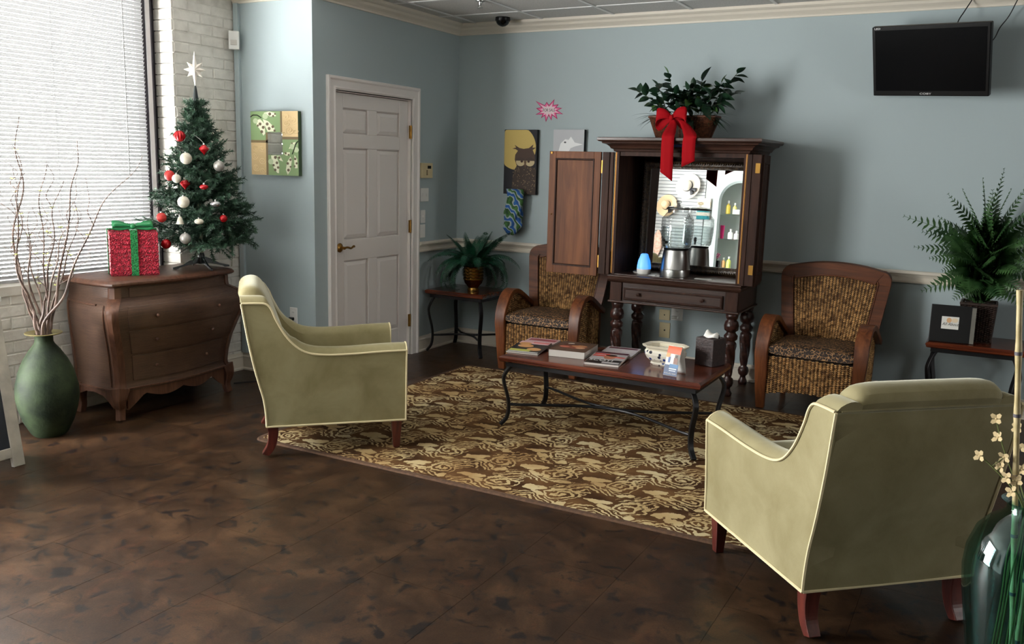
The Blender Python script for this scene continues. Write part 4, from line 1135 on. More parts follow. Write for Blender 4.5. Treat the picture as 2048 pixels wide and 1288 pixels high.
    # inner moulding and woven panel
    MB().tube([bp(x*1.0, z)+nrm.normalized()*0.018 for x, z in inn], 0.006, 6).build('back_bead', M['backwood'], A, True)
    zi_top = lambda x: arch(x)-0.09
    bm_ = MB().prism([(x, z) for x, z in inn], -0.004, 0.004, 'XZ')
    bm_.v = [tuple(bp(x, z)+Vector((0, y, 0))) for x, y, z in bm_.v]
    bm_.build('back_panel', M['weavebase'], A)
    bwv = MB(); t_ = (bp(0, 1)-bp(0, 0)).normalized(); nn = nrm.normalized()
    def F(u, v):
        z = lerp(0.38, 0.865, v); hw = half(z)-0.085; x = lerp(-hw, hw, u)
        if z > zi_top(x)+0.004: return None, 0, 0, 0
        return bp(x, z)+nn*0.006, Vector((1, 0, 0)), t_, nn
    weave(bwv, F, 25, 42, 0.0115, 0.0072, 0.011); bwv.build('back_weave', M['weave'], A, kind='stuff', fix=False)
    # seat cushion and woven apron
    rows = []
    for i in range(13):
        t = i/12; y = lerp(yf+0.012, 0.15, t); ex = 1-abs(2*t-1)**6
        rows.append([(0.272*math.copysign(abs(math.cos(a))**0.3, math.cos(a)), y, .405+(0.03+0.02*ex)*math.copysign(abs(math.sin(a))**0.6, math.sin(a))) for a in [2*PI*q/24 for q in range(24)]])
    MB().grid(rows, cv=True, cap=True).build('seat_cushion', M['leopard'], A, True)
    MB().box(-0.27, 0.27, yf+0.03, 0.15, 0.33, 0.362).build('seat_frame', M['weavebase'], A)
    arc = lambda x: 0.105+0.035*(1-(x/0.27)**2)
    poly = [(x, arc(x)) for x in [-0.27+0.54*i/12 for i in range(13)]]+[(0.27, 0.36), (-0.27, 0.36)]
    MB().prism(poly, yf+0.026, yf+0.036, 'XZ').build('front_panel', M['weavebase'], A)
    fw_ = MB()
    def F(u, v):
        x = lerp(-0.268, 0.268, u); return Vector((x, yf+0.024, lerp(arc(x)-0.004, 0.358, v))), Vector((1, 0, 0)), Vector((0, 0, 1)), Vector((0, -1, 0))
    weave(fw_, F, 23, 20, 0.0135, 0.0075, 0.012); fw_.build('front_weave', M['weave'], A, kind='stuff', fix=False)
    for s in (-1, 1):
        MB().tube([(s*0.285, 0.15, 0.42), (s*0.283, 0.165, 0.2), (s*0.28, 0.20, 0.0)], 0, flat=[(0.05, 0.045), (0.046, 0.042), (0.036, 0.034)], up=(0, 1, 0)).ground().build('leg', M['bent'], A, bev=0.004)
    return A
wicker_chair('wicker armchair with leopard seat partly behind the open armoire door', (1.182, -0.405, 0), 0.0)
wicker_chair('wicker armchair with leopard seat standing free between armoire and tall fern', (3.185, -0.43, 0), math.radians(-3))

# ================================================================ ARMOIRE
M['dwood'] = wood('dark_walnut', srgb(38, 24, 20), srgb(56, 36, 28), srgb(74, 48, 38), 'Z', 0.55, spec=0.15)
M['dwoodx'] = wood('dark_walnut_lengthways', srgb(40, 25, 20), srgb(58, 37, 29), srgb(76, 50, 39), 'X', 0.28)
M['doorwood'] = wood('warm_brown_door_wood', srgb(76, 44, 26), srgb(104, 62, 36), srgb(126, 78, 46), 'Z', 0.5, 0.6, spec=0.2)
M['carve'] = mottled('carved_dark_wood', srgb(34, 18, 16), srgb(66, 38, 32), 40, 0.3, 0.9, 45, 'Object')
AR = thing('armoire', 'tall dark wooden armoire on turned legs with its doors open', 'armoire', (2.17, -0.32, 0))
def W_(mb, name, m, parent, **k):
    ob = mb.build(name, M[m] if isinstance(m, str) else m, parent, **k); p = parent; off = Vector((0, 0, 0))
    while p is not None: off += p.location; p = p.parent
    ob.location = -off; return ob
ax0, ax1, ay0, ay1 = 1.70, 2.64, -0.58, -0.055
# turned legs
lp = [(0.001, 0.0), (0.030, 0.0), (0.034, 0.02), (0.022, 0.045), (0.020, 0.06), (0.034, 0.075), (0.040, 0.10), (0.034, 0.125), (0.022, 0.135), (0.026, 0.150), (0.030, 0.2), (0.036, 0.30), (0.042, 0.375), (0.030, 0.392), (0.046, 0.405), (0.048, 0.43), (0.034, 0.446), (0.030, 0.456), (0.048, 0.470), (0.052, 0.50), (0.044, 0.528), (0.032, 0.540), (0.040, 0.552), (0.044, 0.575), (0.036, 0.592)]
for lx in (ax0+0.045, ax1-0.045):
    for ly in (ay0+0.05, ay1-0.05):
        rows = []
        for r, z in lp:
            tw_ = 0.16*max(0, min(1, (z-0.15)/0.03))*max(0, min(1, (0.38-z)/0.03))
            rows.append([(lx+r*(1+tw_*math.cos(5*(a+z*9)))*math.cos(a), ly+r*(1+tw_*math.cos(5*(a+z*9)))*math.sin(a), z) for a in [2*PI*j/40 for j in range(40)]])
        # finer rows for the spiral part
        fine = []
        for i in range(len(lp)-1):
            n_ = 8 if 0.145 < lp[i][1] < 0.38 else 1
            for q in range(n_):
                t = q/n_; r = lerp(lp[i][0], lp[i+1][0], t); z = lerp(lp[i][1], lp[i+1][1], t)
                tw_ = 0.14*max(0, min(1, (z-0.15)/0.03))*max(0, min(1, (0.38-z)/0.03))
                fine.append([(lx+r*(1+tw_*math.cos(5*(a+z*9)))*math.cos(a), ly+r*(1+tw_*math.cos(5*(a+z*9)))*math.sin(a), z) for a in [2*PI*j/40 for j in range(40)]])
        fine.append(rows[-1])
        W_(MB().grid(fine, cv=True, cap=True), 'leg', 'carve', AR, smooth='all')
# apron box with drawer
ap = MB().box(ax0, ax1, ay0+0.012, ay1, 0.59, 0.755)
W_(ap, 'apron', 'dwoodx', AR, bev=0.003)
for xx in (ax0, ax1-0.09): W_(MB().box(xx, xx+0.09, ay0, ay0+0.02, 0.592, 0.74), 'corner_block', 'dwood', AR, bev=0.004)
W_(MB().box(ax0-0.012, ax1+0.012, ay0-0.012, ay1, 0.588, 0.602), 'base_moulding', 'dwoodx', AR, bev=0.005)
dr = W_(MB().box(ax0+0.105, ax1-0.105, ay0-0.004, ay0+0.02, 0.612, 0.705), 'drawer', 'dwoodx', AR, bev=0.004)
W_(MB().sweep([(ax0+0.108, ay0-0.004, 0.615), (ax1-0.108, ay0-0.004, 0.615), (ax1-0.108, ay0-0.004, 0.702), (ax0+0.108, ay0-0.004, 0.702)], [(0, 0), (0.004, 0.004), (0.010, 0.004), (0.014, 0)], (0, -1, 0), closed=True), 'drawer_bead', 'dwood', dr)
for kx in (1.925, 2.395): W_(MB().lathe([(0.001, 0), (0.007, 0), (0.007, 0.012), (0.013, 0.018), (0.013, 0.024), (0.001, 0.028)], 14), 'knob', 'dwood', dr, smooth=True)
for o, kx in zip([c for c in dr.children if c.name.startswith('knob')], (1.925, 2.395)):
    o.rotation_euler = (PI/2, 0, 0); o.location = (Vector((kx, ay0-0.003, 0.662))-AR.location)-dr.location
def ledge(z0, prof, name, e0=0.0):
    path = [(ax0, ay1, 0), (ax0, ay0, 0), (ax1, ay0, 0), (ax1, ay1, 0)]
    return W_(MB().sweep(path, [(-a, z) for a, z in prof], (0, 0, 1)), name, 'dwoodx', AR)
rows = []
for e, z in ((0.006, 0.738), (0.012, 0.742), (0.020, 0.755), (0.022, 0.765), (0.014, 0.772), (0.018, 0.780), (0.018, 0.788), (0.006, 0.792)):
    rows.append([(ax0-e, ay1+0.02, z), (ax0-e, ay0-e, z), (ax1+e, ay0-e, z), (ax1+e, ay1+0.02, z)])
W_(MB().grid(rows, cv=True, cap=True), 'stand_top', 'dwoodx', AR)
# upper case
cs = MB().box(ax0, ax0+0.026, ay0, ay1, 0.792, 1.672).box(ax1-0.026, ax1, ay0, ay1, 0.792, 1.672).box(ax0+0.026, ax1-0.026, ay1-0.014, ay1, 0.792, 1.672).box(ax0+0.026, ax1-0.026, ay0+0.01, ay1-0.014, 1.64, 1.672)
W_(cs, 'case', 'dwood', AR)
W_(MB().box(ax0+0.02, ax1-0.02, ay0+0.004, ay1-0.01, 0.792, 0.798), 'case_floor', 'dwoodx', AR)
rows = []
for e, z in ((0.004, 1.668), (0.012, 1.672), (0.016, 1.684), (0.030, 1.690), (0.038, 1.704), (0.056, 1.718), (0.078, 1.724), (0.082, 1.734), (0.100, 1.738), (0.108, 1.746), (0.108, 1.762), (0.10, 1.766)):
    rows.append([(ax0-e, ay1+0.02, z), (ax0-e, ay0-e*0.95, z), (ax1+e, ay0-e*0.95, z), (ax1+e, ay1+0.02, z)])
W_(MB().grid(rows, cv=True, cap=True), 'cornice', 'dwoodx', AR)
# piano hinges on the front edges of the case
for x0_, x1_ in ((ax0-0.004, ax0+0.010), (ax1-0.012, ax1+0.004)):
    W_(MB().box(x0_, x1_, ay0-0.004, ay0, 0.80, 1.664), 'piano_hinge', mat('brass_piano_hinge', srgb(140, 94, 54), 0.45, 0.6), AR)
    hb = MB()
    for q in range(32): hb.lathe([(0.001, 0.805+q*0.0268), (0.0036, 0.805+q*0.0268), (0.0036, 0.829+q*0.0268), (0.001, 0.829+q*0.0268)], 6, ((x0_+x1_)/2, ay0-0.004))
    W_(hb, 'hinge_knuckles', 'brass', AR)
def leaf_panel(name, w, zz0, zz1, m='doorwood'):
    # local: x 0..w, front at y=0
    b = MB(); s_ = 0.055; t = 0.022
    b.box(0, s_, 0, t, zz0, zz1).box(w-s_, w, 0, t, zz0, zz1).box(s_, w-s_, 0, t, zz0, zz0+s_*1.15).box(s_, w-s_, 0, t, zz1-s_, zz1)
    o = b.build(name, M[m], AR, bev=0.002)
    MB().box(s_-0.004, w-s_+0.004, 0.008, t-0.004, zz0+s_, zz1-s_+0.004).build('door_panel', M[m], o)
    MB().sweep([(s_, 0, zz0+s_*1.15), (w-s_, 0, zz0+s_*1.15), (w-s_, 0, zz1-s_), (s_, 0, zz1-s_)], [(-0.006, 0.0), (-0.004, 0.004), (0.004, 0.003), (0.008, -0.008), (0.0, -0.008)], (0, -1, 0), closed=True).build('panel_bead', M['dwood'], o)
    return o
L = leaf_panel('door', 0.408, 0.772, 1.664); L.location = Vector((1.192, -0.618, 0))-AR.location; L.rotation_euler = (0, 0, 0.012)
MB().ball((0.03, -0.004, 1.205), 0.005, 8, 6).build('knob', M['brass'], L)
MB().lathe([(0.001, 0), (0.008, 0), (0.008, 0.006), (0.001, 0.007)], 8).build('catch', M['brass'], L, loc=(0.02, -0.002, 1.652), rot=(PI/2, 0, 0))
W_(MB().box(1.612, 1.665, -0.612, -0.590, 0.79, 1.664).box(1.665, 1.694, -0.604, -0.584, 0.79, 1.664), 'door_stile', 'dwood', AR, bev=0.002)
for z in (0.88, 1.56): W_(MB().box(1.594, 1.618, -0.606, -0.598, z-0.045, z+0.045), 'door_hinge', 'brass', AR)
W_(MB().box(2.645, 2.675, -0.605, -0.583, 0.79, 1.664).box(2.675, 2.735, -0.600, -0.578, 0.79, 1.664), 'door_stile', 'dwood', AR, bev=0.002)
R = leaf_panel('door', 0.408, 0.785, 1.664, 'dwood'); R.location = Vector((2.748, -0.575, 0))-AR.location; R.rotation_euler = (0, 0, math.radians(97.5))
for z in (0.90, 1.575): W_(MB().box(2.700, 2.730, -0.605, -0.599, z-0.032, z+0.032), 'door_hinge', 'brass', AR)

# mirror leaning in the case
M['mirror'] = mat('mirror_glass', (0.9, 0.92, 0.92, 1), 0.0, 1.0)
M['ornate'] = mottled('dark_ornate_frame', srgb(36, 26, 20), srgb(84, 66, 46), 60, 0.35, 1.0, 70, 'Object')
mi = thing('framed_mirror', 'mirror in a dark ornate frame leaning inside the armoire', 'mirror', (2.165, -0.176, 0.799)); mi.rotation_euler = (math.radians(-2.5), 0, 0)
mw, mh = 0.355, 0.705; fwid = 0.055
MB().sweep([(-mw, 0, fwid), (mw, 0, fwid), (mw, 0, fwid+mh), (-mw, 0, fwid+mh)], [(0.004, 0.002), (0.002, 0.014), (-0.012, 0.012), (-0.022, 0.020), (-0.038, 0.026), (-0.05, 0.020), (-fwid, 0.010), (-fwid, -0.012), (0.004, -0.012)], (0, -1, 0), closed=True).build('frame', M['ornate'], mi, True)
bb = MB()
for q in range(46): bb.ball((-mw-0.03+q*(2*mw+0.06)/45, -0.026, fwid+mh+0.038), 0.0075, 8, 5); bb.ball((-mw-0.03+q*(2*mw+0.06)/45, -0.026, fwid-0.038), 0.0075, 8, 5)
for q in range(44):
    for s in (-1, 1): bb.ball((s*(mw+0.038), -0.026, fwid-0.02+q*(mh+0.04)/43), 0.0075, 8, 5)
bb.build('beading', M['ornate'], mi, True)
MB().box(-mw-0.002, mw+0.002, -0.004, 0.006, fwid-0.002, fwid+mh+0.002).build('mirror_glass', M['mirror'], mi)

# drink dispenser
M['jar'] = glassy('clear_jar_glass', (0.93, 0.95, 0.95, 1), 0.12, 0.03, 0.4)
M['water'] = glassy('water', (0.86, 0.91, 0.91, 1), 0.10, 0.02, 0.5)
dd = thing('drink_dispenser', 'ribbed glass drink dispenser on a steel stand in the armoire', 'drink dispenser', (2.132, -0.42, 0.798))
MB().lathe([(0.001, 0), (0.108, 0), (0.109, 0.004), (0.105, 0.05), (0.107, 0.052), (0.104, 0.056), (0.094, 0.16), (0.088, 0.188), (0.080, 0.19), (0.001, 0.19)], 40).build('stand', M['steel'], dd, True)
MB().lathe([(0.075, 0.19), (0.088, 0.191), (0.089, 0.204), (0.075, 0.206)], 32).build('stand_ring', M['black'], dd, True)
jp = [(0.002, 0.206), (0.092, 0.206), (0.100, 0.216)]
for q in range(9): z = 0.222+q*0.022; r = 0.101+0.012*math.sin(PI*(z-0.206)/0.27); jp += [(r+0.003, z), (r+0.003, z+0.014), (r-0.0005, z+0.018)]
jp += [(0.098, 0.43), (0.082, 0.452), (0.074, 0.458), (0.074, 0.472), (0.078, 0.476)]
MB().lathe(jp, 40).build('jar', M['jar'], dd, True)
MB().lathe([(0.002, 0.212), (0.095, 0.212), (0.104, 0.25), (0.108, 0.30), (0.107, 0.355), (0.002, 0.355)], 32).build('water', M['water'], dd, True)
MB().lathe([(0.080, 0.474), (0.083, 0.478), (0.083, 0.486), (0.076, 0.494), (0.030, 0.502), (0.010, 0.506), (0.008, 0.514), (0.020, 0.522), (0.022, 0.532), (0.014, 0.538), (0.001, 0.540)], 32).build('lid', M['jar'], dd, True)
MB().lathe([(0.0835, 0.476), (0.086, 0.480), (0.0835, 0.486)], 32).build('lid_band', M['steel'], dd, True)
MB().tube([(-0.045, -0.085, 0.245), (-0.056, -0.125, 0.245)], 0.011, 10).tube([(-0.055, -0.12, 0.25), (-0.055, -0.12, 0.215)], 0.008, 10).ball((-0.055, -0.12, 0.262), 0.012, 10, 6).build('spigot', mat('dark_spigot', srgb(40, 38, 34), 0.3, 0.6), dd, True)
# aroma diffuser
df = thing('aroma_diffuser', 'small white aroma diffuser glowing blue in the armoire', 'diffuser', (1.905, -0.45, 0.798))
MB().lathe([(0.001, 0), (0.046, 0), (0.050, 0.006), (0.052, 0.035), (0.051, 0.038), (0.001, 0.038)], 28).build('base', M['white'], df, True)
gl = mat('glowing_blue_shade', srgb(150, 190, 230), 0.4); BS(gl).inputs['Emission Color'].default_value = (0.02, 0.28, 1.0, 1); BS(gl).inputs['Emission Strength'].default_value = 1.1
MB().lathe([(0.051, 0.039), (0.050, 0.06), (0.044, 0.095), (0.032, 0.125), (0.027, 0.142), (0.020, 0.147), (0.001, 0.146)], 28).build('shade', gl, df, True)
MB().tube(spline([(-0.045, 0.01, 0.004), (-0.09, 0.03, 0.004), (-0.11, 0.1, 0.004), (-0.10, 0.2, 0.004)]), 0.0025, 6).build('power_cord', M['white'], df, True)
tag(MB().box(-0.06, 0.06, -0.03, 0.03, 0, 0.002).build('paper_slip', M['white'], loc=(2.36, -0.47, 0.7985), rot=(0, 0, 0.1)), 'white paper slip lying on the armoire floor', 'paper')
tag(MB().box(-0.027, 0.027, -0.018, 0.018, 0, 0.002).build('paper_slip', M['white'], loc=(1.992, -0.505, 0.7985)), 'small white paper strip beside the aroma diffuser', 'paper')

# ================================================================ PLANTS
def leafmat(name, c1, c2, rough=0.42, sc_=14): return mottled(name, c1, c2, sc_, rough, kind='Object')
M['leafd'] = leafmat('dark_glossy_leaf', srgb(12, 34, 22), srgb(30, 62, 38))
M['leafl'] = leafmat('mid_green_leaf', srgb(48, 84, 34), srgb(84, 118, 58))
M['fern1'] = leafmat('dark_boston_fern', srgb(10, 48, 34), srgb(26, 78, 54))
M['fern2'] = leafmat('green_fern', srgb(30, 62, 30), srgb(66, 100, 54))
M['stem'] = mat('green_stem', srgb(58, 70, 36), 0.6)
def leaf_mesh(L, w, fold=0.25, curl=0.2, m='leafd', n=6):
    rows = []
    for i in range(n+1):
        t = i/n; ww = w*math.sin(PI*min(0.995, t**0.8+0.005))**0.9; z = -curl*L*t*t
        rows.append([(L*t, -ww, z+fold*ww), (L*t, 0, z), (L*t, ww, z+fold*ww)])
    me = MB().grid(rows).mesh('leaf', M[m], 'all', fix=False); return me
def aim(ob, d, roll=0.0):
    d = Vector(d).normalized(); q = d.to_track_quat('X', 'Z'); ob.rotation_mode = 'QUATERNION'
    from mathutils import Quaternion
    ob.rotation_quaternion = q @ Quaternion((1, 0, 0), roll)
# basket of greenery on the armoire
BK = thing('plant_basket', 'wicker basket of dark green leaves on top of the armoire', 'plant', (2.115, -0.36, 1.766))
M['basket'] = mottled('brown_wicker_basket', srgb(58, 31, 20), srgb(108, 64, 40), 50, 0.5, 0.6, 90, 'Object')
rows = []
for z, sx, sy in ((0.0, 0.185, 0.075), (0.01, 0.19, 0.08), (0.07, 0.212, 0.092), (0.13, 0.238, 0.105), (0.15, 0.246, 0.11), (0.155, 0.24, 0.105), (0.145, 0.225, 0.095), (0.12, 0.21, 0.085)):
    rows.append([(sx*math.copysign(abs(math.cos(a))**0.55, math.cos(a)), sy*math.copysign(abs(math.sin(a))**0.55, math.sin(a)), z) for a in [2*PI*j/40 for j in range(40)]])
MB().grid(rows, cv=True, cap=True).build('basket', M['weavebase'], BK, True)
bwv = MB()
def F(u, v):
    a = 2*PI*u; z = lerp(0.004, 0.145, v); k = z/0.15; sx, sy = lerp(0.188, 0.244, k), lerp(0.078, 0.109, k)
    c_, s_ = math.cos(a), math.sin(a); p = Vector((sx*math.copysign(abs(c_)**0.55, c_), sy*math.copysign(abs(s_)**0.55, s_), z))
    n = Vector((c_/sx*0.1, s_/sy*0.1, 0)).normalized(); return p, Vector((-n.y, n.x, 0)), Vector((0, 0, 1)), n
weave(bwv, F, 74, 16, 0.011, 0.0055, 0.006); bwv.build('basket_weave', M['basket'], BK, kind='stuff', fix=False)
MB().tube([(0.248*math.copysign(abs(math.cos(a))**0.55, math.cos(a)), 0.112*math.copysign(abs(math.sin(a))**0.55, math.sin(a)), 0.152) for a in [2*PI*j/40 for j in range(41)]], 0.008, 6).build('basket_rim', M['basket'], BK, True)
rnd = random.Random(21)
lfs = [leaf_mesh(0.105, 0.030, .3, .25), leaf_mesh(0.09, 0.028, .3, .1), leaf_mesh(0.075, 0.026, .2, .3), leaf_mesh(0.095, 0.028, .35, .1, 'leafl')]
def spray(P, n, start=0.35, sz=1.0, light=0.15):
    st = MB().tube([Vector(p) for p in P], 0.0022, 5); st.build('stem', M['stem'], BK)
    k = len(P)
    for i in range(n):
        t = lerp(start, 1.0, i/max(1, n-1)); f = t*(k-1); a = int(min(k-2, f)); p = Vector(P[a]).lerp(Vector(P[a+1]), f-a)
        tan = (Vector(P[a+1])-Vector(P[a])).normalized(); an = rnd.uniform(0, 2*PI)
        x = tan.orthogonal().normalized(); y = tan.cross(x)
        d = tan*(1.2 if i == n-1 else 0.55)+(x*math.cos(an)+y*math.sin(an))*(0.25 if i == n-1 else 0.9)
        ob = link('leaf', lfs[3] if rnd.random() < light else lfs[rnd.randrange(3)], BK); ob.location = p; s = sz*rnd.uniform(.75, 1.1); ob.scale = (s, s, s); aim(ob, d, rnd.uniform(-.8, .8))
sprays = [  # base x, tip, leaves, size
 ((-0.10, 0, 0.13), (-0.35, -0.04, 0.335), 7, 1.0), ((-0.06, 0, 0.13), (-0.13, 0.0, 0.44), 7, 1.1), ((-0.02, 0, 0.13), (-0.2, 0.0, 0.30), 6, .9),
 ((0.02, 0, 0.13), (-0.03, -0.02, 0.30), 7, .9), ((0.05, 0, 0.13), (0.05, 0.0, 0.36), 8, .8), ((0.08, 0, 0.13), (0.12, -0.02, 0.35), 8, .8),
 ((0.12, 0, 0.13), (0.25, 0.0, 0.38), 7, .9), ((0.14, 0, 0.13), (0.36, -0.02, 0.44), 8, 1.15), ((0.15, 0, 0.13), (0.33, 0.05, 0.31), 6, 1.1),
 ((0.0, -0.03, 0.13), (0.06, -0.09, 0.26), 7, 1.0), ((-0.1, -0.03, 0.13), (-0.16, -0.10, 0.24), 7, 1.0), ((0.1, -0.04, 0.13), (0.16, -0.1, 0.22), 7, 1.0),
 ((0.03, -0.02, 0.13), (-0.08, -0.05, 0.33), 8, 1.0), ((0.07, 0.0, 0.13), (0.10, 0.04, 0.40), 9, 1.0), ((-0.05, 0.0, 0.13), (-0.24, 0.03, 0.24), 8, 1.0), ((0.1, 0.0, 0.13), (0.21, -0.06, 0.29), 8, 1.05), ((0.0, 0, 0.13), (0.03, -0.06, 0.33), 9, 1.0), ((0.12, -0.02, 0.13), (0.27, -0.05, 0.24), 7, 1.0), ((-0.12, 0, 0.13), (-0.19, -0.04, 0.36), 7, 1.0),
 ((0.06, -0.05, 0.13), (0.09, -0.13, 0.12), 6, .9), ((-0.04, -0.04, 0.13), (-0.02, -0.1, 0.2), 6, .9), ((0.0, 0.03, 0.13), (0.0, 0.08, 0.30), 6, 1.0)]
for b0, tip, n, s in sprays:
    b0, tip = Vector(b0), Vector(tip); mid_ = b0.lerp(tip, 0.5)+Vector((0, 0, 0.03))
    spray(spline([b0, mid_, tip], 6), int(n*1.4), 0.28, s)
blade = leaf_mesh(0.17, 0.006, .3, .55)
for i in range(46):
    right = i % 3 != 0
    b0 = Vector((0.17 if right else -0.17, rnd.uniform(-.05, .02), 0.15)); a = rnd.uniform(-1.3, 0.5) if right else PI+rnd.uniform(-.5, .9)
    ob = link('blade_leaf', blade, BK); ob.location = b0+Vector((rnd.uniform(-.03, .03), 0, 0)); s = rnd.uniform(.6, 1.15); ob.scale = (s, s, s)
    aim(ob, (math.cos(a), math.sin(a)*0.8, rnd.uniform(-.1, .7)), rnd.uniform(-.3, .3))
# red bow hanging over the cornice
M['redvel'] = mat('red_velvet_ribbon', srgb(150, 4, 16), 0.8, spec=0.15)
bwp = thing('red_bow', 'large red ribbon bow on the plant basket, tails over the armoire', 'bow', (2.085, -0.505, 1.905))
def ribbon(pts, wd, name='ribbon_loop', up=None, cut=0.0):
    P = [Vector(p) for p in pts]; rows = []; n = len(P)
    for i, p in enumerate(P):
        w_ = wd[i] if isinstance(wd, list) else wd; rows.append([p-Vector(w_[0]), p-Vector(w_[0])*0.33, p+Vector(w_[0])*0.33, p+Vector(w_[0])] if isinstance(w_, tuple) and isinstance(w_[0], (tuple, Vector)) else [p-Vector(w_), p-Vector(w_)*0.33, p+Vector(w_)*0.33, p+Vector(w_)])
    if cut:
        e = rows[-1]; rows.append([e[i]+Vector((0, 0, -abs(cut)*((3-i)/3 if cut < 0 else i/3))) for i in range(4)])
    ob = MB().grid(rows).build(name, M['redvel'], bwp, 'all'); m_ = ob.modifiers.new('solid', 'SOLIDIFY'); m_.thickness = 0.002; return ob
for s, dz in ((-1, 0.0), (1, 0.008)):
    P = spline([(0, -0.035, 0), (s*0.045, -0.055, 0.025), (s*0.098, -0.06, 0.02), (s*0.108, -0.045, -0.02), (s*0.08, -0.03, -0.045), (s*0.03, -0.03, -0.015), (0, -0.03, 0)], 5)
    n = len(P); ribbon([p+Vector((0, 0, dz)) for p in P], [(0, 0.006, 0.014+0.034*math.sin(PI*i/(n-1))) for i in range(n)])
MB().ball((0, -0.045, 0.0), 0.016, 10, 8, (1, .8, 1.2)).build('knot', M['redvel'], bwp, True)
def tail(xa, xb, ztop, zend, cut):
    o = Vector((2.085, -0.505, 1.905)); yf_ = -0.696-o.y
    c = (xa+xb)/2-o.x; hw = (xb-xa)/2
    P = spline([(0.3*c, -0.04, -0.01), (0.6*c, -0.075, -0.05), (c, yf_+0.01, -0.12), (c, yf_, -0.16), (c, yf_-0.002, -0.24), (c, yf_+0.004, zend-o.z)], 5); n = len(P)
    ribbon(P, [(lerp(0.014, hw, min(1, i/9)), 0, 0) for i in range(n)], 'ribbon_tail', cut=cut)
tail(cambp(1321, 320, y=-0.696).x, cambp(1346, 320, y=-0.696).x, 0, cambp(1321, 344, y=-0.696).z, 0.06)
tail(cambp(1363, 320, y=-0.696).x, cambp(1389, 320, y=-0.696).x, 0, cambp(1389, 322, y=-0.696).z, -0.042)

def frond(P, L, wmax, parent, m, pairs=20, name='frond', droop=0.15, wl=0.16, tooth=False, roll=0.0):
    P = [Vector(p) for p in P]; n = len(P); mb = MB().tube(P, [lerp(0.0028, 0.001, i/(n-1)) for i in range(n)], 4)
    for i in range(pairs):
        t = lerp(0.12, 1.0, i/(pairs-1)); f = t*(n-1); a = int(min(n-2, f)); p = P[a].lerp(P[a+1], f-a); tan = (P[a+1]-P[a]).normalized()
        side_ = tan.cross(Vector((0, 0, 1))); side_ = side_.normalized() if side_.length > 1e-3 else Vector((1, 0, 0)); upv = side_.cross(tan)
        side_, upv = side_*math.cos(roll)+upv*math.sin(roll), upv*math.cos(roll)-side_*math.sin(roll)
        l = wmax*(math.sin(PI*min(1, 0.12+0.88*t))**0.75+0.06)
        if tooth: l = wmax*interp([0, .15, .5, .85, 1], [.55, .9, 1, .5, .12], t)
        for s in (-1, 1):
            d = (side_*s*0.9+tan*0.42-upv*droop).normalized(); w_ = tan*l*wl
            q1 = p+d*l*0.45+upv*0.006; q2 = p+d*l
            mb.add([p-w_*0.5, p+w_*0.5, q1+w_*0.9, q2, q1-w_*0.7], [(0, 1, 2, 4), (4, 2, 3)])
    ob = mb.build(name, M[m], parent, fix=False); return ob
# boston fern in gold pot
M['gold'] = mat('polished_brass_pot', srgb(150, 112, 56), 0.24, 1.0)
FP = thing('potted_fern', 'arching fern in a ribbed gold pot on the corner side table', 'plant', (0.40, -0.36, 0.525))
pp = [(0.001, 0.0), (0.045, 0.0), (0.048, 0.012), (0.040, 0.03), (0.050, 0.045), (0.072, 0.07), (0.078, 0.09)]
for q in range(4): z = 0.092+q*0.026; pp += [(0.080, z), (0.084, z+0.008), (0.084, z+0.016), (0.079, z+0.022)]
pp += [(0.082, 0.20), (0.086, 0.206), (0.080, 0.208), (0.070, 0.19), (0.001, 0.19)]
MB().lathe(pp, 36).build('pot', M['gold'], FP, True)
rnd = random.Random(8)
for i in range(48):
    a = 2*PI*i/48*5.0+rnd.uniform(-.2, .2); ring = i/48
    el = lerp(1.35, 0.55, ring); L = rnd.uniform(.38, .48) if ring > .2 else rnd.uniform(.26, .36)
    hx_ = math.cos(a); hy_ = math.sin(a)
    pts = []; p = Vector((0.02*hx_, 0.02*hy_, 0.19)); e = el
    # keep fronds clear of the two walls
    lim = 9
    if hy_ > 0.05: lim = min(lim, 0.31/hy_)
    if hx_ < -0.05: lim = min(lim, 0.37/-hx_)
    for k in range(13):
        pts.append(p.copy()); st_ = L/12; p = p+Vector((hx_*math.cos(e)*st_, hy_*math.cos(e)*st_, math.sin(e)*st_)); e -= lerp(0.08, 0.26, ring)*(1.2 if el < 1.15 else .6)
        r_ = math.hypot(p.x, p.y)
        if r_ > lim*0.85: p.x *= lim*0.85/r_; p.y *= lim*0.85/r_
        p.z = max(p.z, 0.02)
    if ring > .45 and hx_*0.5-hy_*0.86 > 0.72: continue
    frond(pts, L, 0.058, FP, 'fern1', 30, droop=0.3, wl=0.14, roll=rnd.uniform(-.5, .5))
# tall fern in square woven basket
TF = thing('tall_fern', 'tall bushy fern in a square dark woven basket by the picture frame', 'plant', (4.085, -0.235, 0.525))
M['dkbask'] = mottled('dark_rope_basket', srgb(30, 20, 16), srgb(60, 42, 34), 50, 0.6, 0.4, 90, 'Object')
q = 0.098
MB().box(-q*0.86, q*0.86, -q*0.86, q*0.86, 0, 0.235).build('basket', M['weavebase'], TF)
wv_ = MB()
def F(u, v):
    z = lerp(0.005, 0.245, v); h = q*lerp(.88, 1.0, v); s4 = u*4; i = int(s4); f = (s4-i)*2-1
    p, n = [((f*h, -h), (0, -1)), ((h, f*h), (1, 0)), ((-f*h, h), (0, 1)), ((-h, -f*h), (-1, 0))][i % 4]
    n = Vector((n[0], n[1], 0)); return Vector((p[0], p[1], z)), Vector((-n.y, n.x, 0.25)).normalized(), Vector((0, 0, 1)), n
weave(wv_, F, 48, 17, 0.014, 0.0085, 0.009); wv_.build('basket_weave', M['dkbask'], TF, kind='stuff', fix=False)
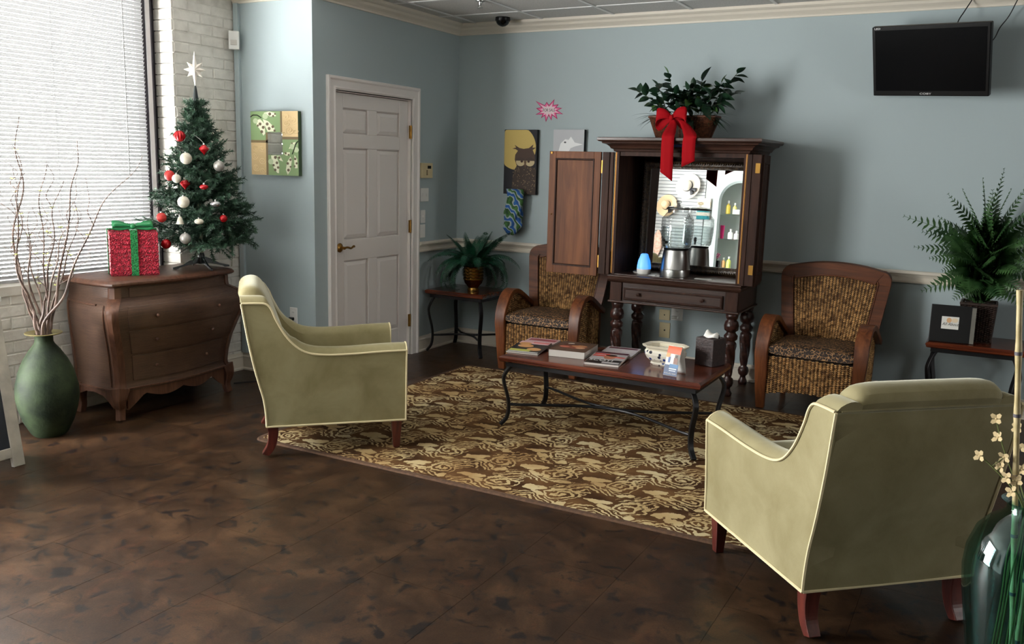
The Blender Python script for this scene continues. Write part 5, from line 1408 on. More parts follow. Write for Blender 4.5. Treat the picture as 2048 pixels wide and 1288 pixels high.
MB().tube([(q*1.02*x, q*1.02*y, 0.243) for x, y in ((-1, -1), (1, -1), (1, 1), (-1, 1), (-1, -1))], 0.009, 6).build('basket_rim', M['dkbask'], TF, True)
rnd = random.Random(15)
tips = [(-0.48, -0.10, 0.77), (-0.40, -0.12, 0.58), (-0.33, -0.1, 0.30), (-0.24, -0.12, 0.92), (-0.06, -0.1, 1.02), (0.05, -0.12, 1.08), (0.18, -0.1, 0.98), (0.30, -0.05, 0.85), (0.36, -0.1, 0.62), (0.34, -0.06, 0.42), (0.26, -0.1, 0.25), (-0.12, -0.25, 0.62), (0.06, -0.28, 0.55), (0.2, -0.24, 0.48), (-0.22, -0.22, 0.45), (-0.05, -0.26, 0.34), (0.12, -0.24, 0.3), (-0.3, 0.05, 0.7), (0.1, 0.1, 0.8), (0.25, 0.1, 0.7), (0.0, 0.06, 0.95), (-0.1, -0.2, 0.8), (0.12, -0.2, 0.78), (-0.36, -0.14, 0.68), (-0.28, -0.16, 0.78), (-0.16, -0.2, 0.95), (0.0, -0.22, 0.9), (0.1, -0.16, 0.96), (0.24, -0.16, 0.88), (0.3, -0.16, 0.7), (-0.3, -0.2, 0.52), (-0.18, -0.26, 0.55), (0.0, -0.3, 0.45), (0.14, -0.28, 0.64), (0.26, -0.2, 0.5), (-0.26, -0.16, 0.36), (0.22, -0.18, 0.36), (-0.14, -0.22, 0.28), (0.04, -0.2, 0.7), (-0.06, -0.24, 0.72)]
for tx, ty, tz in tips:
    b0 = Vector((rnd.uniform(-.03, .03), rnd.uniform(-.03, .03), 0.22)); t = Vector((tx, min(ty, 0.18), tz))
    mid_ = b0.lerp(t, 0.5)+Vector((-tx*0.15, 0, 0.12+0.08*abs(tx)))
    frond(spline([b0, b0.lerp(mid_, .5)+Vector((0, 0, .03)), mid_, t], 6), 0, 0.125, TF, 'fern2', 27, tooth=True, droop=0.1, wl=0.19, roll=(-1 if tx > 0 else 1)*(1.1-0.5*abs(ty)/.3)+rnd.uniform(-.3, .3))

# ================================================================ WALL THINGS
def on_back(mb, name, m, label, cat, y=-0.0, **k):
    return None
# television
TV = thing('television', 'black flat television hung high on the blue wall', 'television', (3.652, -0.225, 2.272)); TV.rotation_euler = (math.radians(21.3), math.radians(2.3), math.radians(-15.2))
hw_, hh_ = 0.357, 0.2235
MB().box(-hw_, hw_, -0.02, 0.02, -hh_, hh_).build('casing', M['black'], TV, bev=0.006)
MB().box(-hw_+0.02, hw_-0.02, -0.0215, -0.0195, -hh_+0.035, hh_-0.022).build('screen', mat('dark_screen', srgb(4, 5, 7), 0.25, spec=0.12), TV)
MB().box(-hw_*0.6, hw_*0.6, 0.018, 0.05, -hh_*0.6, hh_*0.6).build('back_shell', M['black'], TV, bev=0.01)
iv = TV.rotation_euler.to_matrix().transposed(); lp_ = lambda p: iv @ (Vector(p)-TV.location)
MB().tube([(0, 0.04, 0), lp_((3.66, -0.10, 2.27)), lp_((3.66, -0.001, 2.27))], 0.022, 10).box(-0.06, 0.06, 0.045, 0.06, -0.06, 0.06).build('wall_bracket', M['black'], TV)
M['print_w'] = mat('white_print', srgb(225, 225, 225), 0.5); M['print_k'] = mat('black_print', srgb(30, 28, 26), 0.6)
text('brand_mark', 'COBY', 0.016, M['print_w'], TV, (-0.02, -0.0208, -hh_+0.016), (PI/2, 0, 0), sx=1.7)
text('corner_mark', 'LED', 0.017, M['print_w'], TV, (-hw_+0.035, -0.0208, hh_-0.011), (PI/2, 0, 0), sx=1.3)
tvm = Matrix.LocRotScale(TV.location, TV.rotation_euler, None)
def cable(px, label, plug):
    P = spline([tvm @ Vector(plug)]+[cambp(a, b, y=yy) for a, b, yy in px], 6); b0 = P[0]
    o = MB().tube([p-b0 for p in P], 0.0035, 6).build('cable', M['black'], smooth=True); o.location = b0; tag(o, label, 'cable', 'television cables')
cable([(1915, 46, -0.13), (1928, 24, -0.10), (1942, 3, -0.06), (1952, -14, -0.10)], 'short black cable rising from the top edge of the television', (0.10, 0.046, 0.06))
cable([(1982, 84, -0.13), (2000, 55, -0.07), (2018, 32, -0.04), (2036, -2, -0.08)], 'longer black cable bending up from the side of the television', (0.19, 0.046, 0.0))
# owl canvas
M['canvask'] = mat('black_canvas', srgb(22, 22, 30), 0.7)
OW = thing('owl_canvas', 'narrow canvas of a brown owl before a golden moon', 'canvas', (0.633, -0.022, 1.581))
MB().box(-0.152, 0.152, -0.016, 0.020, -0.262, 0.262).build('canvas', M['canvask'], OW, bev=0.002)
def disc(cx, cz, rx, rz=None, n=28, clip=None):
    rz = rz or rx; out = []
    for i in range(n):
        x, z = cx+rx*math.cos(2*PI*i/n), cz+rz*math.sin(2*PI*i/n)
        if clip: x = max(clip[0], min(clip[1], x)); z = max(clip[2], min(clip[3], z))
        out.append((x, z))
    return out
CL = (-0.150, 0.150, -0.260, 0.260)
lay = lambda poly, d, col, nm, par=OW, y=-0.016, rough=0.7: MB().prism(poly, y-d, y, 'XZ').build(nm, mat(nm+'_paint', col, rough), par)
lay(disc(-0.035, 0.115, 0.178, 0.178, 48, CL), 0.0006, srgb(206, 180, 104), 'moon')
body = [(-0.075, -0.26), (-0.068, -0.14), (-0.05, -0.06), (-0.03, -0.03), (0.1, -0.03), (0.15, -0.06), (0.15, -0.26)]
lay(body, 0.0010, srgb(58, 44, 36), 'owl_body')
head = [(-0.03, -0.03), (-0.05, 0.02), (-0.046, 0.06), (-0.022, 0.092), (-0.045, 0.105), (-0.075, 0.108), (-0.04, 0.118), (-0.055, 0.14), (-0.01, 0.115), (0.03, 0.108), (0.08, 0.115), (0.12, 0.145), (0.112, 0.118), (0.145, 0.12), (0.115, 0.10), (0.135, 0.06), (0.138, 0.02), (0.12, -0.03)]
lay(head, 0.0013, srgb(70, 50, 40), 'owl_head')
for cx in (0.005, 0.092):
    lay(disc(cx, 0.002, 0.042, 0.034), 0.0017, srgb(198, 180, 140), 'owl_eye'); lay([(cx-0.04, 0.012), (cx+0.04, 0.012), (cx+0.036, 0.030), (cx, 0.040), (cx-0.036, 0.030)], 0.0020, srgb(62, 46, 38), 'owl_eyelid')
    lay(disc(cx+(0.012 if cx < .05 else -.012), 0.006, 0.012, 0.009), 0.0022, srgb(60, 36, 24), 'owl_pupil')
lay([(0.035, 0.01), (0.062, 0.01), (0.05, -0.05)], 0.0024, srgb(96, 72, 50), 'owl_beak')
rnd = random.Random(2); dm = mat('feather_speck_paint', srgb(150, 128, 96), 0.7); sp_ = MB()
for i in range(110):
    z = rnd.uniform(-.255, -.045); x = rnd.uniform(-.065, .145); r = rnd.uniform(.0025, .0045); sp_.add([(x-r, -0.0172, z), (x, -0.0172, z-r), (x+r, -0.0172, z), (x, -0.0172, z+r)], [(0, 1, 2, 3)])
sp_.build('feather_specks', dm, OW, kind='stuff')
# fabric bag holder under the owl
def chevron():
    m = mat('blue_green_chevron_cloth', rough=0.8); nt = NT(m); v = coords(nt, 'Object')
    w = nt.a('ShaderNodeTexWave', wave_type='BANDS', bands_direction='DIAGONAL', wave_profile='SAW', i_Scale=5.5, i_Distortion=5.0, i_Detail=1, i_Detail_Scale=2.5); nt.c(v, w.inputs[0])
    nt.c(nt.ramp(w.outputs['Fac'], [(0.0, srgb(34, 84, 150)), (0.28, srgb(150, 166, 170)), (0.48, srgb(60, 104, 48)), (0.66, srgb(40, 76, 44)), (0.78, srgb(160, 172, 170)), (0.9, srgb(40, 100, 170))], 'CONSTANT'), BS(m).inputs['Base Color']); return m
bgm = chevron()
bag = MB(); rows = []
for i in range(19):
    t = i/18; z = -0.37*t; r = interp([0, .1, .3, .5, .65, .8, .93, 1], [.068, .072, .066, .080, .074, .082, .066, .02], t)
    rows.append([(0.014*math.sin(5*t)+r*(1+0.16*math.sin(3*a+9*t)+0.10*math.sin(7*a-14*t))*math.cos(a), 0.62*r*(1+0.14*math.sin(4*a+11*t))*math.sin(a), z+0.012*math.sin(5*a+8*t)*t) for a in [2*PI*j/36 for j in range(36)]])
bag.grid(rows, cv=True, cap=True)
tag(bag.build('bag_holder', bgm, smooth='all', loc=(0.612, -0.094, 1.362)), 'blue and green chevron cloth bag holder hanging below the owl canvas', 'bag holder')
# white bird canvas
BC = thing('bird_canvas', 'pale grey canvas of a white bird behind the open armoire door', 'canvas', (1.068, -0.024, 1.645))
MB().box(-0.135, 0.135, -0.016, 0.022, -0.20, 0.20).build('canvas', M['canvask'], BC, bev=0.002)
lay([(-0.135, -0.2), (0.135, -0.2), (0.135, 0.2), (-0.135, 0.2)], 0.0005, srgb(190, 192, 196), 'canvas_ground', BC)
lay([(-0.10, -0.2), (-0.09, 0.02), (-0.07, 0.09), (-0.03, 0.125), (0.0, 0.12), (0.02, 0.145), (0.055, 0.10), (0.125, 0.085), (0.06, 0.07), (0.02, 0.055), (0.0, 0.02), (0.02, -0.2)], 0.0010, srgb(240, 241, 242), 'white_bird', BC)
lay(disc(-0.03, 0.10, 0.010, 0.007), 0.0014, srgb(90, 92, 96), 'bird_eye', BC)
# FOR SALE star
zo = [(235, 250), (625, 440), (715, 295), (815, 430), (1050, 170), (1000, 430), (1225, 400), (1130, 530), (1385, 565), (1170, 665), (1430, 825), (1120, 800), (1180, 1045), (955, 870), (915, 1095), (800, 880), (680, 1165), (620, 890), (470, 1000), (530, 830), (225, 845), (450, 715), (255, 570), (480, 530)]
pw = [cambp(1060+a/21.4625, 190+b/21.4625, y=-0.002) for a, b in zo]; c0 = cambp(1098, 220.5, y=-0.002)
FS = thing('sale_sign', 'pink star-shaped paper sign reading FOR SALE on the blue wall', 'sign', (c0.x, -0.0022, c0.z))
pl = [(p.x-c0.x, p.z-c0.z) for p in pw]
lay(pl, 0.0008, srgb(168, 20, 84), 'sign_edge', FS, 0.0016)
def inset(pl, d):
    out = []; n = len(pl)
    for i in range(n):
        a, b, c_ = Vector(pl[i-1]), Vector(pl[i]), Vector(pl[(i+1) % n]); t1 = (b-a).normalized(); t2 = (c_-b).normalized()
        n1 = Vector((t1.y, -t1.x)); n2 = Vector((t2.y, -t2.x)); bi = (n1+n2); bi = bi.normalized() if bi.length > 1e-4 else n1
        k = d/max(0.35, bi.dot(n1)); out.append((b.x+bi.x*k, b.y+bi.y*k))
    return out
lay(inset(pl, 0.0055), 0.0012, srgb(232, 110, 160), 'sign_border', FS, 0.0016)
lay([(x*0.66, z*0.62) for x, z in pl], 0.0016, srgb(226, 205, 210), 'sign_paper', FS, 0.0016)
text('sign_text', 'FOR SALE', 0.033, M['print_k'], FS, (0, -0.0004, 0), (PI/2, 0, 0), 0.0003, sx=0.78)
# leaf-pattern wall mirror on the bright wall
LM = thing('leaf_wall_mirror', 'square green and tan leaf-patterned wall mirror on the bright wall', 'wall mirror', (-0.323, YL-0.02, 1.660)); 
S = 0.218
MB().box(-S, S, -0.014, 0.019, -S, S).build('board', mat('dark_green_edge', srgb(58, 76, 50), 0.6), LM, bev=0.002)
rect = lambda a, b, c_, d: [(a, c_), (b, c_), (b, d), (a, d)]
u_ = lambda px: (px-528.5)/650*2*S; w_y = lambda py: -(py-615)/880*2*S+0.0
U = lambda px: -S+(px-203)/(852-203)*2*S; V = lambda py: S-(py-172)/(1060-172)*2*S
L2 = lambda poly, d, col, nm: MB().prism([(U(a), V(b)) for a, b in poly], -0.014-d, -0.014, 'XZ').build(nm, mat(nm+'_paint', col, 0.6), LM)
green1, tan1, brown1 = srgb(128, 154, 104), srgb(206, 178, 130), srgb(112, 92, 58)
L2(rect(203, 615, 172, 575), 0.001, green1, 'green_block'); L2(rect(440, 852, 560, 1060), 0.001, green1, 'green_block')
L2(rect(640, 852, 172, 522), 0.001, tan1, 'tan_block'); L2(rect(203, 413, 608, 1060), 0.001, tan1, 'tan_block')
for r_ in (rect(615, 640, 172, 465), rect(640, 852, 522, 558), rect(203, 440, 573, 608), rect(412, 440, 465, 1060)): L2(r_, 0.0013, brown1, 'brown_stripe')
L2(rect(440, 640, 462, 775), 0.0016, (0.8, 0.8, 0.8, 1), 'glass').data.materials[0] = M['mirror']
def swirl(cx, cy, r, n=26):
    P = [(cx+r*(1-i/n)*math.cos(i*0.5), cy+r*(1-i/n)*math.sin(i*0.5)) for i in range(n)]
    MB().tube([(U(a), -0.0158, V(b)) for a, b in P], 0.0022, 4, up=(0, 1, 0)).build('swirl', mat('cream_swirl_paint', srgb(236, 214, 168), 0.6), LM)
for c_ in ((700, 250, 60), (790, 300, 60), (740, 430, 62), (820, 440, 40), (660, 470, 30), (265, 680, 52), (355, 690, 45), (250, 800, 48), (360, 860, 50), (270, 960, 55), (360, 1000, 45), (700, 340, 40)): swirl(*c_)
def leafp(pts, dots):
    L2(pts, 0.0016, srgb(232, 232, 204), 'leaf_motif')
    for a, b, r in dots: L2([(a+r*math.cos(q*PI/5), b+r*1.12*math.sin(q*PI/5)) for q in range(10)], 0.0022, srgb(96, 82, 58), 'leaf_dot')
leafp([(300, 290), (340, 280), (400, 350), (405, 480), (380, 510), (330, 420), (285, 360)], [(337, 348, 20), (380, 395, 20), (358, 455, 20), (305, 370, 14)])
leafp([(375, 280), (450, 310), (530, 390), (545, 450), (440, 455), (400, 360)], [(436, 348, 20), (462, 410, 20), (512, 385, 18), (535, 438, 14)])
leafp([(390, 195), (460, 176), (540, 195), (560, 240), (480, 245)], [(474, 210, 20), (520, 238, 14), (545, 210, 12)])
leafp([(480, 785), (550, 780), (590, 900), (585, 1030), (560, 1025), (510, 950), (490, 870)], [(540, 810, 20), (560, 885, 18), (513, 920, 16), (575, 950, 16), (535, 985, 17)])
leafp([(560, 785), (600, 785), (645, 865), (600, 850)], [(593, 812, 17)])
leafp([(745, 795), (765, 840), (740, 990), (705, 1050), (680, 980), (700, 870)], [(746, 838, 16), (708, 890, 17), (716, 982, 18), (745, 935, 12)])
leafp([(800, 770), (835, 830), (840, 950), (805, 955), (795, 870)], [(810, 825, 16), (828, 885, 14), (800, 925, 12)])
leafp([(650, 755), (700, 735), (740, 735), (735, 775), (690, 785)], [(682, 750, 14), (722, 770, 12)])
leafp([(725, 690), (760, 610), (820, 590), (800, 640), (750, 680)], [(770, 612, 10)])
for a, b, r in ((410, 240, 38), (272, 305, 34), (775, 655, 36), (825, 700, 34), (475, 870, 36)): L2([(a+r*math.cos(q*PI/8), b+r*1.1*math.sin(q*PI/8)) for q in range(16)], 0.0019, srgb(186, 200, 160), 'pale_leaf')
for P in ([(205, 250), (240, 222), (300, 225), (355, 262)], [(850, 580), (815, 630), (795, 700), (770, 760)]):
    MB().tube([(U(a), -0.016, V(b)) for a, b in P], 0.004, 4, up=(0, 1, 0)).build('vine', mat('dark_vine_paint', srgb(46, 50, 40), 0.6), LM)
# thermostat, switch plates, outlets
def plate(px0, px1, py0, py1, wall, m, name, label, cat, t=0.007, group=None):
    k = {'door': dict(x=0.0), 'back': dict(y=0.0), 'alc': dict(y=YL)}[wall]
    a = cambp(px0, (py0+py1)/2, **k); b = cambp(px1, (py0+py1)/2, **k); c_ = cambp((px0+px1)/2, py0, **k); d = cambp((px0+px1)/2, py1, **k)
    cen = (a+b)/2; cen.z = (c_.z+d.z)/2; h = (c_.z-d.z)/2
    o = thing(name, label, cat, tuple(cen), PI/2 if wall == 'door' else 0.0, group)
    w = (abs(b.y-a.y) if wall == 'door' else abs(b.x-a.x))/2
    MB().box(-w, w, -t, 0.001, -h, h).build('cover', M[m], o, bev=0.002); return o, w, h
o, w, h = plate(838, 861, 326, 356, 'door', 'ivory', 'thermostat', 'ivory wall thermostat next to the door frame', 'thermostat', 0.022)
MB().box(w*0.1, w*0.7, -0.0235, -0.021, h*0.25, h*0.65).build('display', M['black'], o)
for i in range(4): MB().box(-w*0.1, w*0.12, -0.0235, -0.021, -h*0.6+i*h*0.18, -h*0.6+i*h*0.18+h*0.1).build('button', mat('brown_button', srgb(80, 66, 44), 0.5), o)
o, w, h = plate(840, 856, 376, 403, 'door', 'white', 'switch_plate', 'wide white switch plate directly below the thermostat', 'light switch')
for s in (-1, 1): MB().box(s*w*0.45-0.006, s*w*0.45+0.006, -0.011, -0.006, -0.014, 0.014).build('rocker', M['white'], o)
o, w, h = plate(840, 849.4, 420, 446, 'door', 'white', 'switch_plate', 'narrow white switch plate with a round knob below the thermostat', 'light switch')
MB().lathe([(0.001, 0), (0.010, 0), (0.009, 0.012), (0.001, 0.013)], 12).build('dimmer_knob', M['white'], o, rot=(PI/2, 0, 0), loc=(0, -0.006, 0))
o, w, h = plate(839, 849, 449, 475, 'door', 'white', 'switch_plate', 'narrow white switch plate lowest, just above the chair rail', 'light switch')
MB().box(-0.005, 0.005, -0.011, -0.006, -0.012, 0.012).build('rocker', M['white'], o)
def outlet(o, w):
    for s in (-1, 1):
        MB().box(-0.016, 0.016, -0.0085, -0.006, s*0.022-0.014, s*0.022+0.014).build('socket', M['white'], o, bev=0.001)
        for x in (-0.006, 0.006): MB().box(x-0.001, x+0.001, -0.0092, -0.008, s*0.022-0.003, s*0.022+0.006).build('slot', M['black'], o)
o, w, h = plate(581, 595, 615, 647, 'alc', 'white', 'wall_outlet', 'white wall outlet with a black plug on the bright wall', 'outlet'); outlet(o, w)
MB().box(-0.022, 0.012, -0.035, -0.0085, -0.034, -0.010).build('plug', M['black'], o, bev=0.005)
o, w, h = plate(1319, 1340, 619, 640, 'back', 'ivory', 'blank_plate', 'ivory cover plate behind the armoire legs, beside the white outlet', 'cover plate')
MB().ball((0, -0.007, 0), 0.005, 8, 6).build('screw', M['black'], o)
o, w, h = plate(1319, 1340, 645, 675, 'back', 'ivory', 'cable_plate', 'ivory cable plate with one dark hole below the other plates', 'cover plate')
MB().ball((0, -0.007, 0), 0.006, 8, 6).build('jack', M['black'], o)
o, w, h = plate(1343, 1366, 616, 641, 'back', 'white', 'wall_outlet', 'white wall outlet with a white plug behind the armoire', 'outlet'); outlet(o, w)
MB().box(-0.035, 0.015, -0.04, -0.0085, -0.032, -0.012).build('plug', M['white'], o, bev=0.004)
# motion sensor and conduit in the alcove corner
struct(MB().box(-0.699, -0.655, YL-0.022, YL+0.001, 0.129, 2.614).build('trim_5', M['wall'], bev=0.003))
ms_ = thing('motion_sensor', 'small white motion sensor high in the corner by the brick wall', 'sensor', (-0.664, YL-0.045, 2.295), math.radians(38))
MB().box(-0.035, 0.035, -0.042, 0.0, 0, 0.125).build('housing', M['white'], ms_, bev=0.005)
MB().box(-0.022, 0.022, -0.046, -0.04, 0.03, 0.065).build('lens', mat('milky_lens', srgb(190, 186, 178), 0.3), ms_, bev=0.002)
dc = thing('dome_camera', 'black dome security camera on the ceiling above the corner', 'security camera', (0.545, -0.225, CZ-0.062))
MB().lathe([(0.001, 0.061), (0.058, 0.061), (0.060, 0.04), (0.055, 0.030)], 28).build('base', M['black'], dc, True)
MB().lathe([(0.054, 0.032), (0.050, 0.018), (0.038, 0.004), (0.02, -0.006), (0.001, -0.010)], 28).build('dome', mat('smoked_dome', srgb(8, 8, 9), 0.08), dc, True)
sp = thing('sprinkler_head', 'small chrome fire sprinkler head in the ceiling', 'sprinkler', (0.744, -0.905, CZ-0.05))
MB().lathe([(0.001, 0.049), (0.035, 0.049), (0.034, 0.044), (0.012, 0.040), (0.010, 0.02), (0.004, 0.012), (0.020, 0.004), (0.020, 0.0), (0.001, 0.0)], 20).build('body', M['steel'], sp, True)
P = spline([(-0.205, YL-0.045, 0.43), (-0.24, YL-0.06, 0.2), (-0.22, YL-0.07, 0.006), (-0.30, YL-0.2, 0.005), (-0.42, YL-0.38, 0.005)], 6); b0 = P[2]
o = MB().tube([p-P[0] for p in P], 0.004, 6).ground(-P[0].z).build('power_cord', M['black'], smooth=True); o.location = P[0]; tag(o, 'black power cord running from the outlet to the chest', 'cord')

# ================================================================ ON THE COFFEE TABLE
TZ_ = 0.4402
M['page'] = mat('paper_edge', srgb(206, 200, 192), 0.7)
def magazine(label, cx, cy, rz, w, h, t, z, cover, marks, title=None, name='magazine', cat='magazine', group=None, lean=0.0):
    o = thing(name, label, cat, (cx, cy, z+h/2*math.sin(lean)), rz, group); o.rotation_euler = (lean, 0, rz)     # lean: back edge lifted onto another one
    MB().box(-w/2+0.002, w/2-0.002, -h/2+0.002, h/2-0.002, 0.0008, t-0.0008).build('pages', M['page'], o)
    m = mat('cover_of_'+name, cover, 0.3)
    MB().box(-w/2, w/2, -h/2, h/2, 0, 0.0009).box(-w/2, w/2, -h/2, h/2, t-0.0009, t).box(-w/2, -w/2+0.0012, -h/2, h/2, 0, t).build('cover', m, o)
    for i, (a, b, rx, ry, col) in enumerate(marks):
        MB().prism([(a+rx*math.cos(2*PI*q/18), b+ry*math.sin(2*PI*q/18)) for q in range(18)] if ry > 0 else [(a-rx, b+ry), (a+rx, b+ry), (a+rx, b-ry), (a-rx, b-ry)], t, t+0.0004+0.00008*i, 'XY').build('cover_print', mat('print', col, 0.35), o)
    if title:
        for s, px, py, sz, mm in title: text('cover_title', s, sz, M[mm], o, (px, py, t+0.0012), (0, 0, 0), 0.0002)
    return o
M['print_r'] = mat('red_print', srgb(200, 60, 50), 0.5); M['print_y'] = mat('yellow_print', srgb(220, 205, 70), 0.5); M['print_p'] = mat('pink_print', srgb(216, 150, 150), 0.5)
g_ = 'magazines on the coffee table'
r8 = math.radians(8)
magazine('pink and white magazine lying furthest under the food magazine', 1.665, -1.635, r8, 0.205, 0.27, 0.010, TZ_, srgb(206, 176, 178), [(0, .08, .09, -.03, srgb(150, 70, 80)), (-.02, -.02, .08, -.012, srgb(222, 200, 200))], group=g_)
magazine('magazine with round golden biscuits on its cover by the table edge', 1.700, -1.832, r8, 0.205, 0.275, 0.010, TZ_, srgb(40, 32, 28), [(0.0, .105, .095, -.03, srgb(214, 170, 172)), (-.03, .02, .05, .035, srgb(206, 150, 96)), (.045, -.045, .045, .034, srgb(214, 158, 104)), (-.05, .075, .04, .03, srgb(200, 144, 90)), (-.03, -.085, .065, -.02, srgb(190, 190, 90)), (.0, -.122, .095, -.012, srgb(190, 188, 184)), (.04, .112, .05, -.009, srgb(200, 84, 80))], group=g_, lean=math.radians(3.35))
magazine('thick catalogue with dark food photo on its cover', 1.968, -1.766, math.radians(7), 0.225, 0.285, 0.042, TZ_, srgb(84, 66, 56), [(.0, -.01, .09, .05, srgb(120, 62, 50)), (.03, .02, .05, .03, srgb(176, 120, 84)), (-.05, -.02, .03, .02, srgb(190, 110, 90)), (.05, -.03, .03, .022, srgb(196, 150, 116)), (-.03, .05, .05, .02, srgb(70, 44, 38)), (-.04, .08, .02, .012, srgb(206, 198, 186))], name='catalogue', cat='catalogue')
magazine('white magazine lying under the celebrity magazine', 2.197, -1.592, r8, 0.205, 0.27, 0.010, TZ_, srgb(196, 188, 190), [(.0, .10, .09, -.02, srgb(90, 40, 50)), (.05, .02, .04, -.02, srgb(214, 206, 206))], group=g_)
magazine('celebrity magazine with white capital letters and red headlines', 2.221, -1.844, r8, 0.205, 0.278, 0.011, TZ_, srgb(170, 166, 166), [(0, -.088, .10, -.046, srgb(24, 22, 22)), (.01, .02, .035, .045, srgb(176, 112, 86)), (.01, .06, .035, .02, srgb(50, 34, 28)), (0, .118, .098, -.018, srgb(80, 40, 50)), (.045, -.105, .05, -.016, srgb(190, 186, 186)), (-.05, .08, .045, -.011, srgb(200, 60, 52)), (-.06, .04, .035, -.012, srgb(206, 70, 60)), (.068, .028, .03, -.01, srgb(206, 90, 80))], [('SCOT!', -.02, -.062, .05, 'print_w')], group=g_, lean=math.radians(2.75))
# blue and white planter
def delft():
    m = mat('blue_white_porcelain', rough=0.15); nt = NT(m); v = coords(nt, 'Object')
    vo = nt.a('ShaderNodeTexVoronoi', i_Scale=34, i_Randomness=1); nt.c(v, vo.inputs['Vector'])
    big = noise(nt, v, 17, 2)
    a = nt.ramp(vo.outputs['Distance'], [(0.30, (1, 1, 1, 1)), (0.36, (0, 0, 0, 1))]); s = nt.ramp(big, [(0.38, (0, 0, 0, 1)), (0.44, (1, 1, 1, 1))])
    c = nt.mix(nt.math('MULTIPLY', a, s), srgb(222, 218, 204), nt.ramp(big, [(0.5, srgb(40, 44, 54)), (0.62, srgb(36, 60, 130))]))
    nt.c(c, BS(m).inputs['Base Color']); return m
M['delft'] = delft(); M['porc'] = mat('cream_porcelain', srgb(222, 214, 192), 0.15)
PL = thing('porcelain_planter', 'empty octagonal blue and white porcelain planter on the coffee table', 'planter', (2.535, -1.735, TZ_), math.radians(-4))
def octr(hx_, hy_, z, c=0.3): k = min(hx_, hy_)*c*1.6; return [(x, y, z) for x, y in ((hx_, -hy_+k), (hx_, hy_-k), (hx_-k, hy_), (-hx_+k, hy_), (-hx_, hy_-k), (-hx_, -hy_+k), (-hx_+k, -hy_), (hx_-k, -hy_))]
MB().grid([octr(.076, .052, 0), octr(.08, .056, .008), octr(.074, .05, .014), octr(.098, .07, .034), octr(.112, .080, .06), octr(.112, .080, .078), octr(.104, .074, .088)], cv=True, cap=True).build('bowl', M['delft'], PL)
MB().grid([octr(.104, .074, .087), octr(.106, .076, .097), octr(.122, .090, .104), octr(.126, .094, .114), octr(.118, .087, .116), octr(.102, .071, .108), octr(.098, .068, .06), octr(.08, .055, .03)], cv=True, cap=True).build('rim', M['porc'], PL)
# tent card
TC = thing('tent_card', 'folded promotional tent card in orange, white and blue', 'card', (2.664, -1.945, TZ_), math.radians(-12))
hw_ = 0.042; d_ = 0.052; th_ = 0.158
def side_pts(s, n=10): return [(s*d_*(1-(i/n))**0.7 if i < n else 0.0, th_*i/n) for i in range(n+1)]
for s in (-1, 1):
    P = side_pts(s); rows = [[(-hw_, y, z), (hw_, y, z)] for y, z in P]
    ob = MB().grid(rows).build('card_face', M['white'], TC, 'all'); m_ = ob.modifiers.new('solid', 'SOLIDIFY'); m_.thickness = 0.001
def cardprint(z0, z1, x0, x1, col, nm, lift):
    f = lambda z: -d_*(1-min(1, z/th_))**0.7-lift
    zs_ = [lerp(z0, z1, i/6) for i in range(7)]
    rows = [[(x0, f(z), z), (x1, f(z), z)] for z in zs_]
    MB().grid(rows).build(nm, mat(nm+'_ink', col, 0.45), TC)
cardprint(.118, .156, -hw_, hw_, srgb(222, 96, 52), 'orange_band', .0012); cardprint(.002, .058, -hw_, hw_, srgb(32, 62, 104), 'navy_band', .0012); cardprint(.045, .064, -.012, hw_, srgb(48, 110, 160), 'blue_band', .0016)
cardprint(.07, .10, -.026, -.014, srgb(54, 90, 150), 'blue_figure', .0016); cardprint(.066, .098, .008, .032, srgb(130, 84, 66), 'photo', .0016); cardprint(.098, .114, .012, .028, srgb(66, 44, 36), 'photo_hair', .0018); cardprint(.098, .12, -hw_, -.02, srgb(226, 150, 80), 'orange_corner', .0016)
cardprint(.036, .042, -.012, .034, srgb(206, 214, 222), 'card_line', .0022); cardprint(.026, .031, -.010, .03, srgb(196, 204, 214), 'card_line', .0020)
text('card_text', 'AVAILABLE NOW', .0092, M['print_w'], TC, (0, -d_*(1-.014/th_)**.7-.0022, .013), (math.radians(78), 0, 0), .0002)
# tissue box
TB = thing('tissue_box', 'dark brown cube tissue box with a white tissue sticking out', 'tissue box', (2.752, -1.575, TZ_), math.radians(-20))
MB().box(-.062, .062, -.062, .062, 0, .16).build('box', mottled('dark_tooled_leather', srgb(34, 22, 22), srgb(52, 34, 32), 60, .5, .6, 90, 'Object'), TB, bev=.003)
tis = MB()
sh = [[(-.052, -.008, .158), (-.03, -.03, .166), (-.002, -.034, .160), (.03, -.03, .166), (.05, -.004, .160)],
      [(-.040, .004, .196), (-.02, -.012, .184), (.004, -.004, .176), (.03, -.012, .188), (.046, .004, .178)],
      [(-.034, .010, .202), (-.014, .012, .186), (.008, .016, .182), (.03, .012, .192), (.044, .012, .180)],
      [(-.046, .02, .160), (-.02, .034, .164), (.004, .036, .160), (.03, .034, .166), (.05, .02, .160)]]
tis.grid([[tuple(p) for p in spline([Vector(q) for q in r_], 4)] for r_ in sh])
ob = tis.build('tissue', mat('white_tissue', srgb(240, 238, 232), .8, spec=.1), TB, 'all'); m_ = ob.modifiers.new('solid', 'SOLIDIFY'); m_.thickness = .001

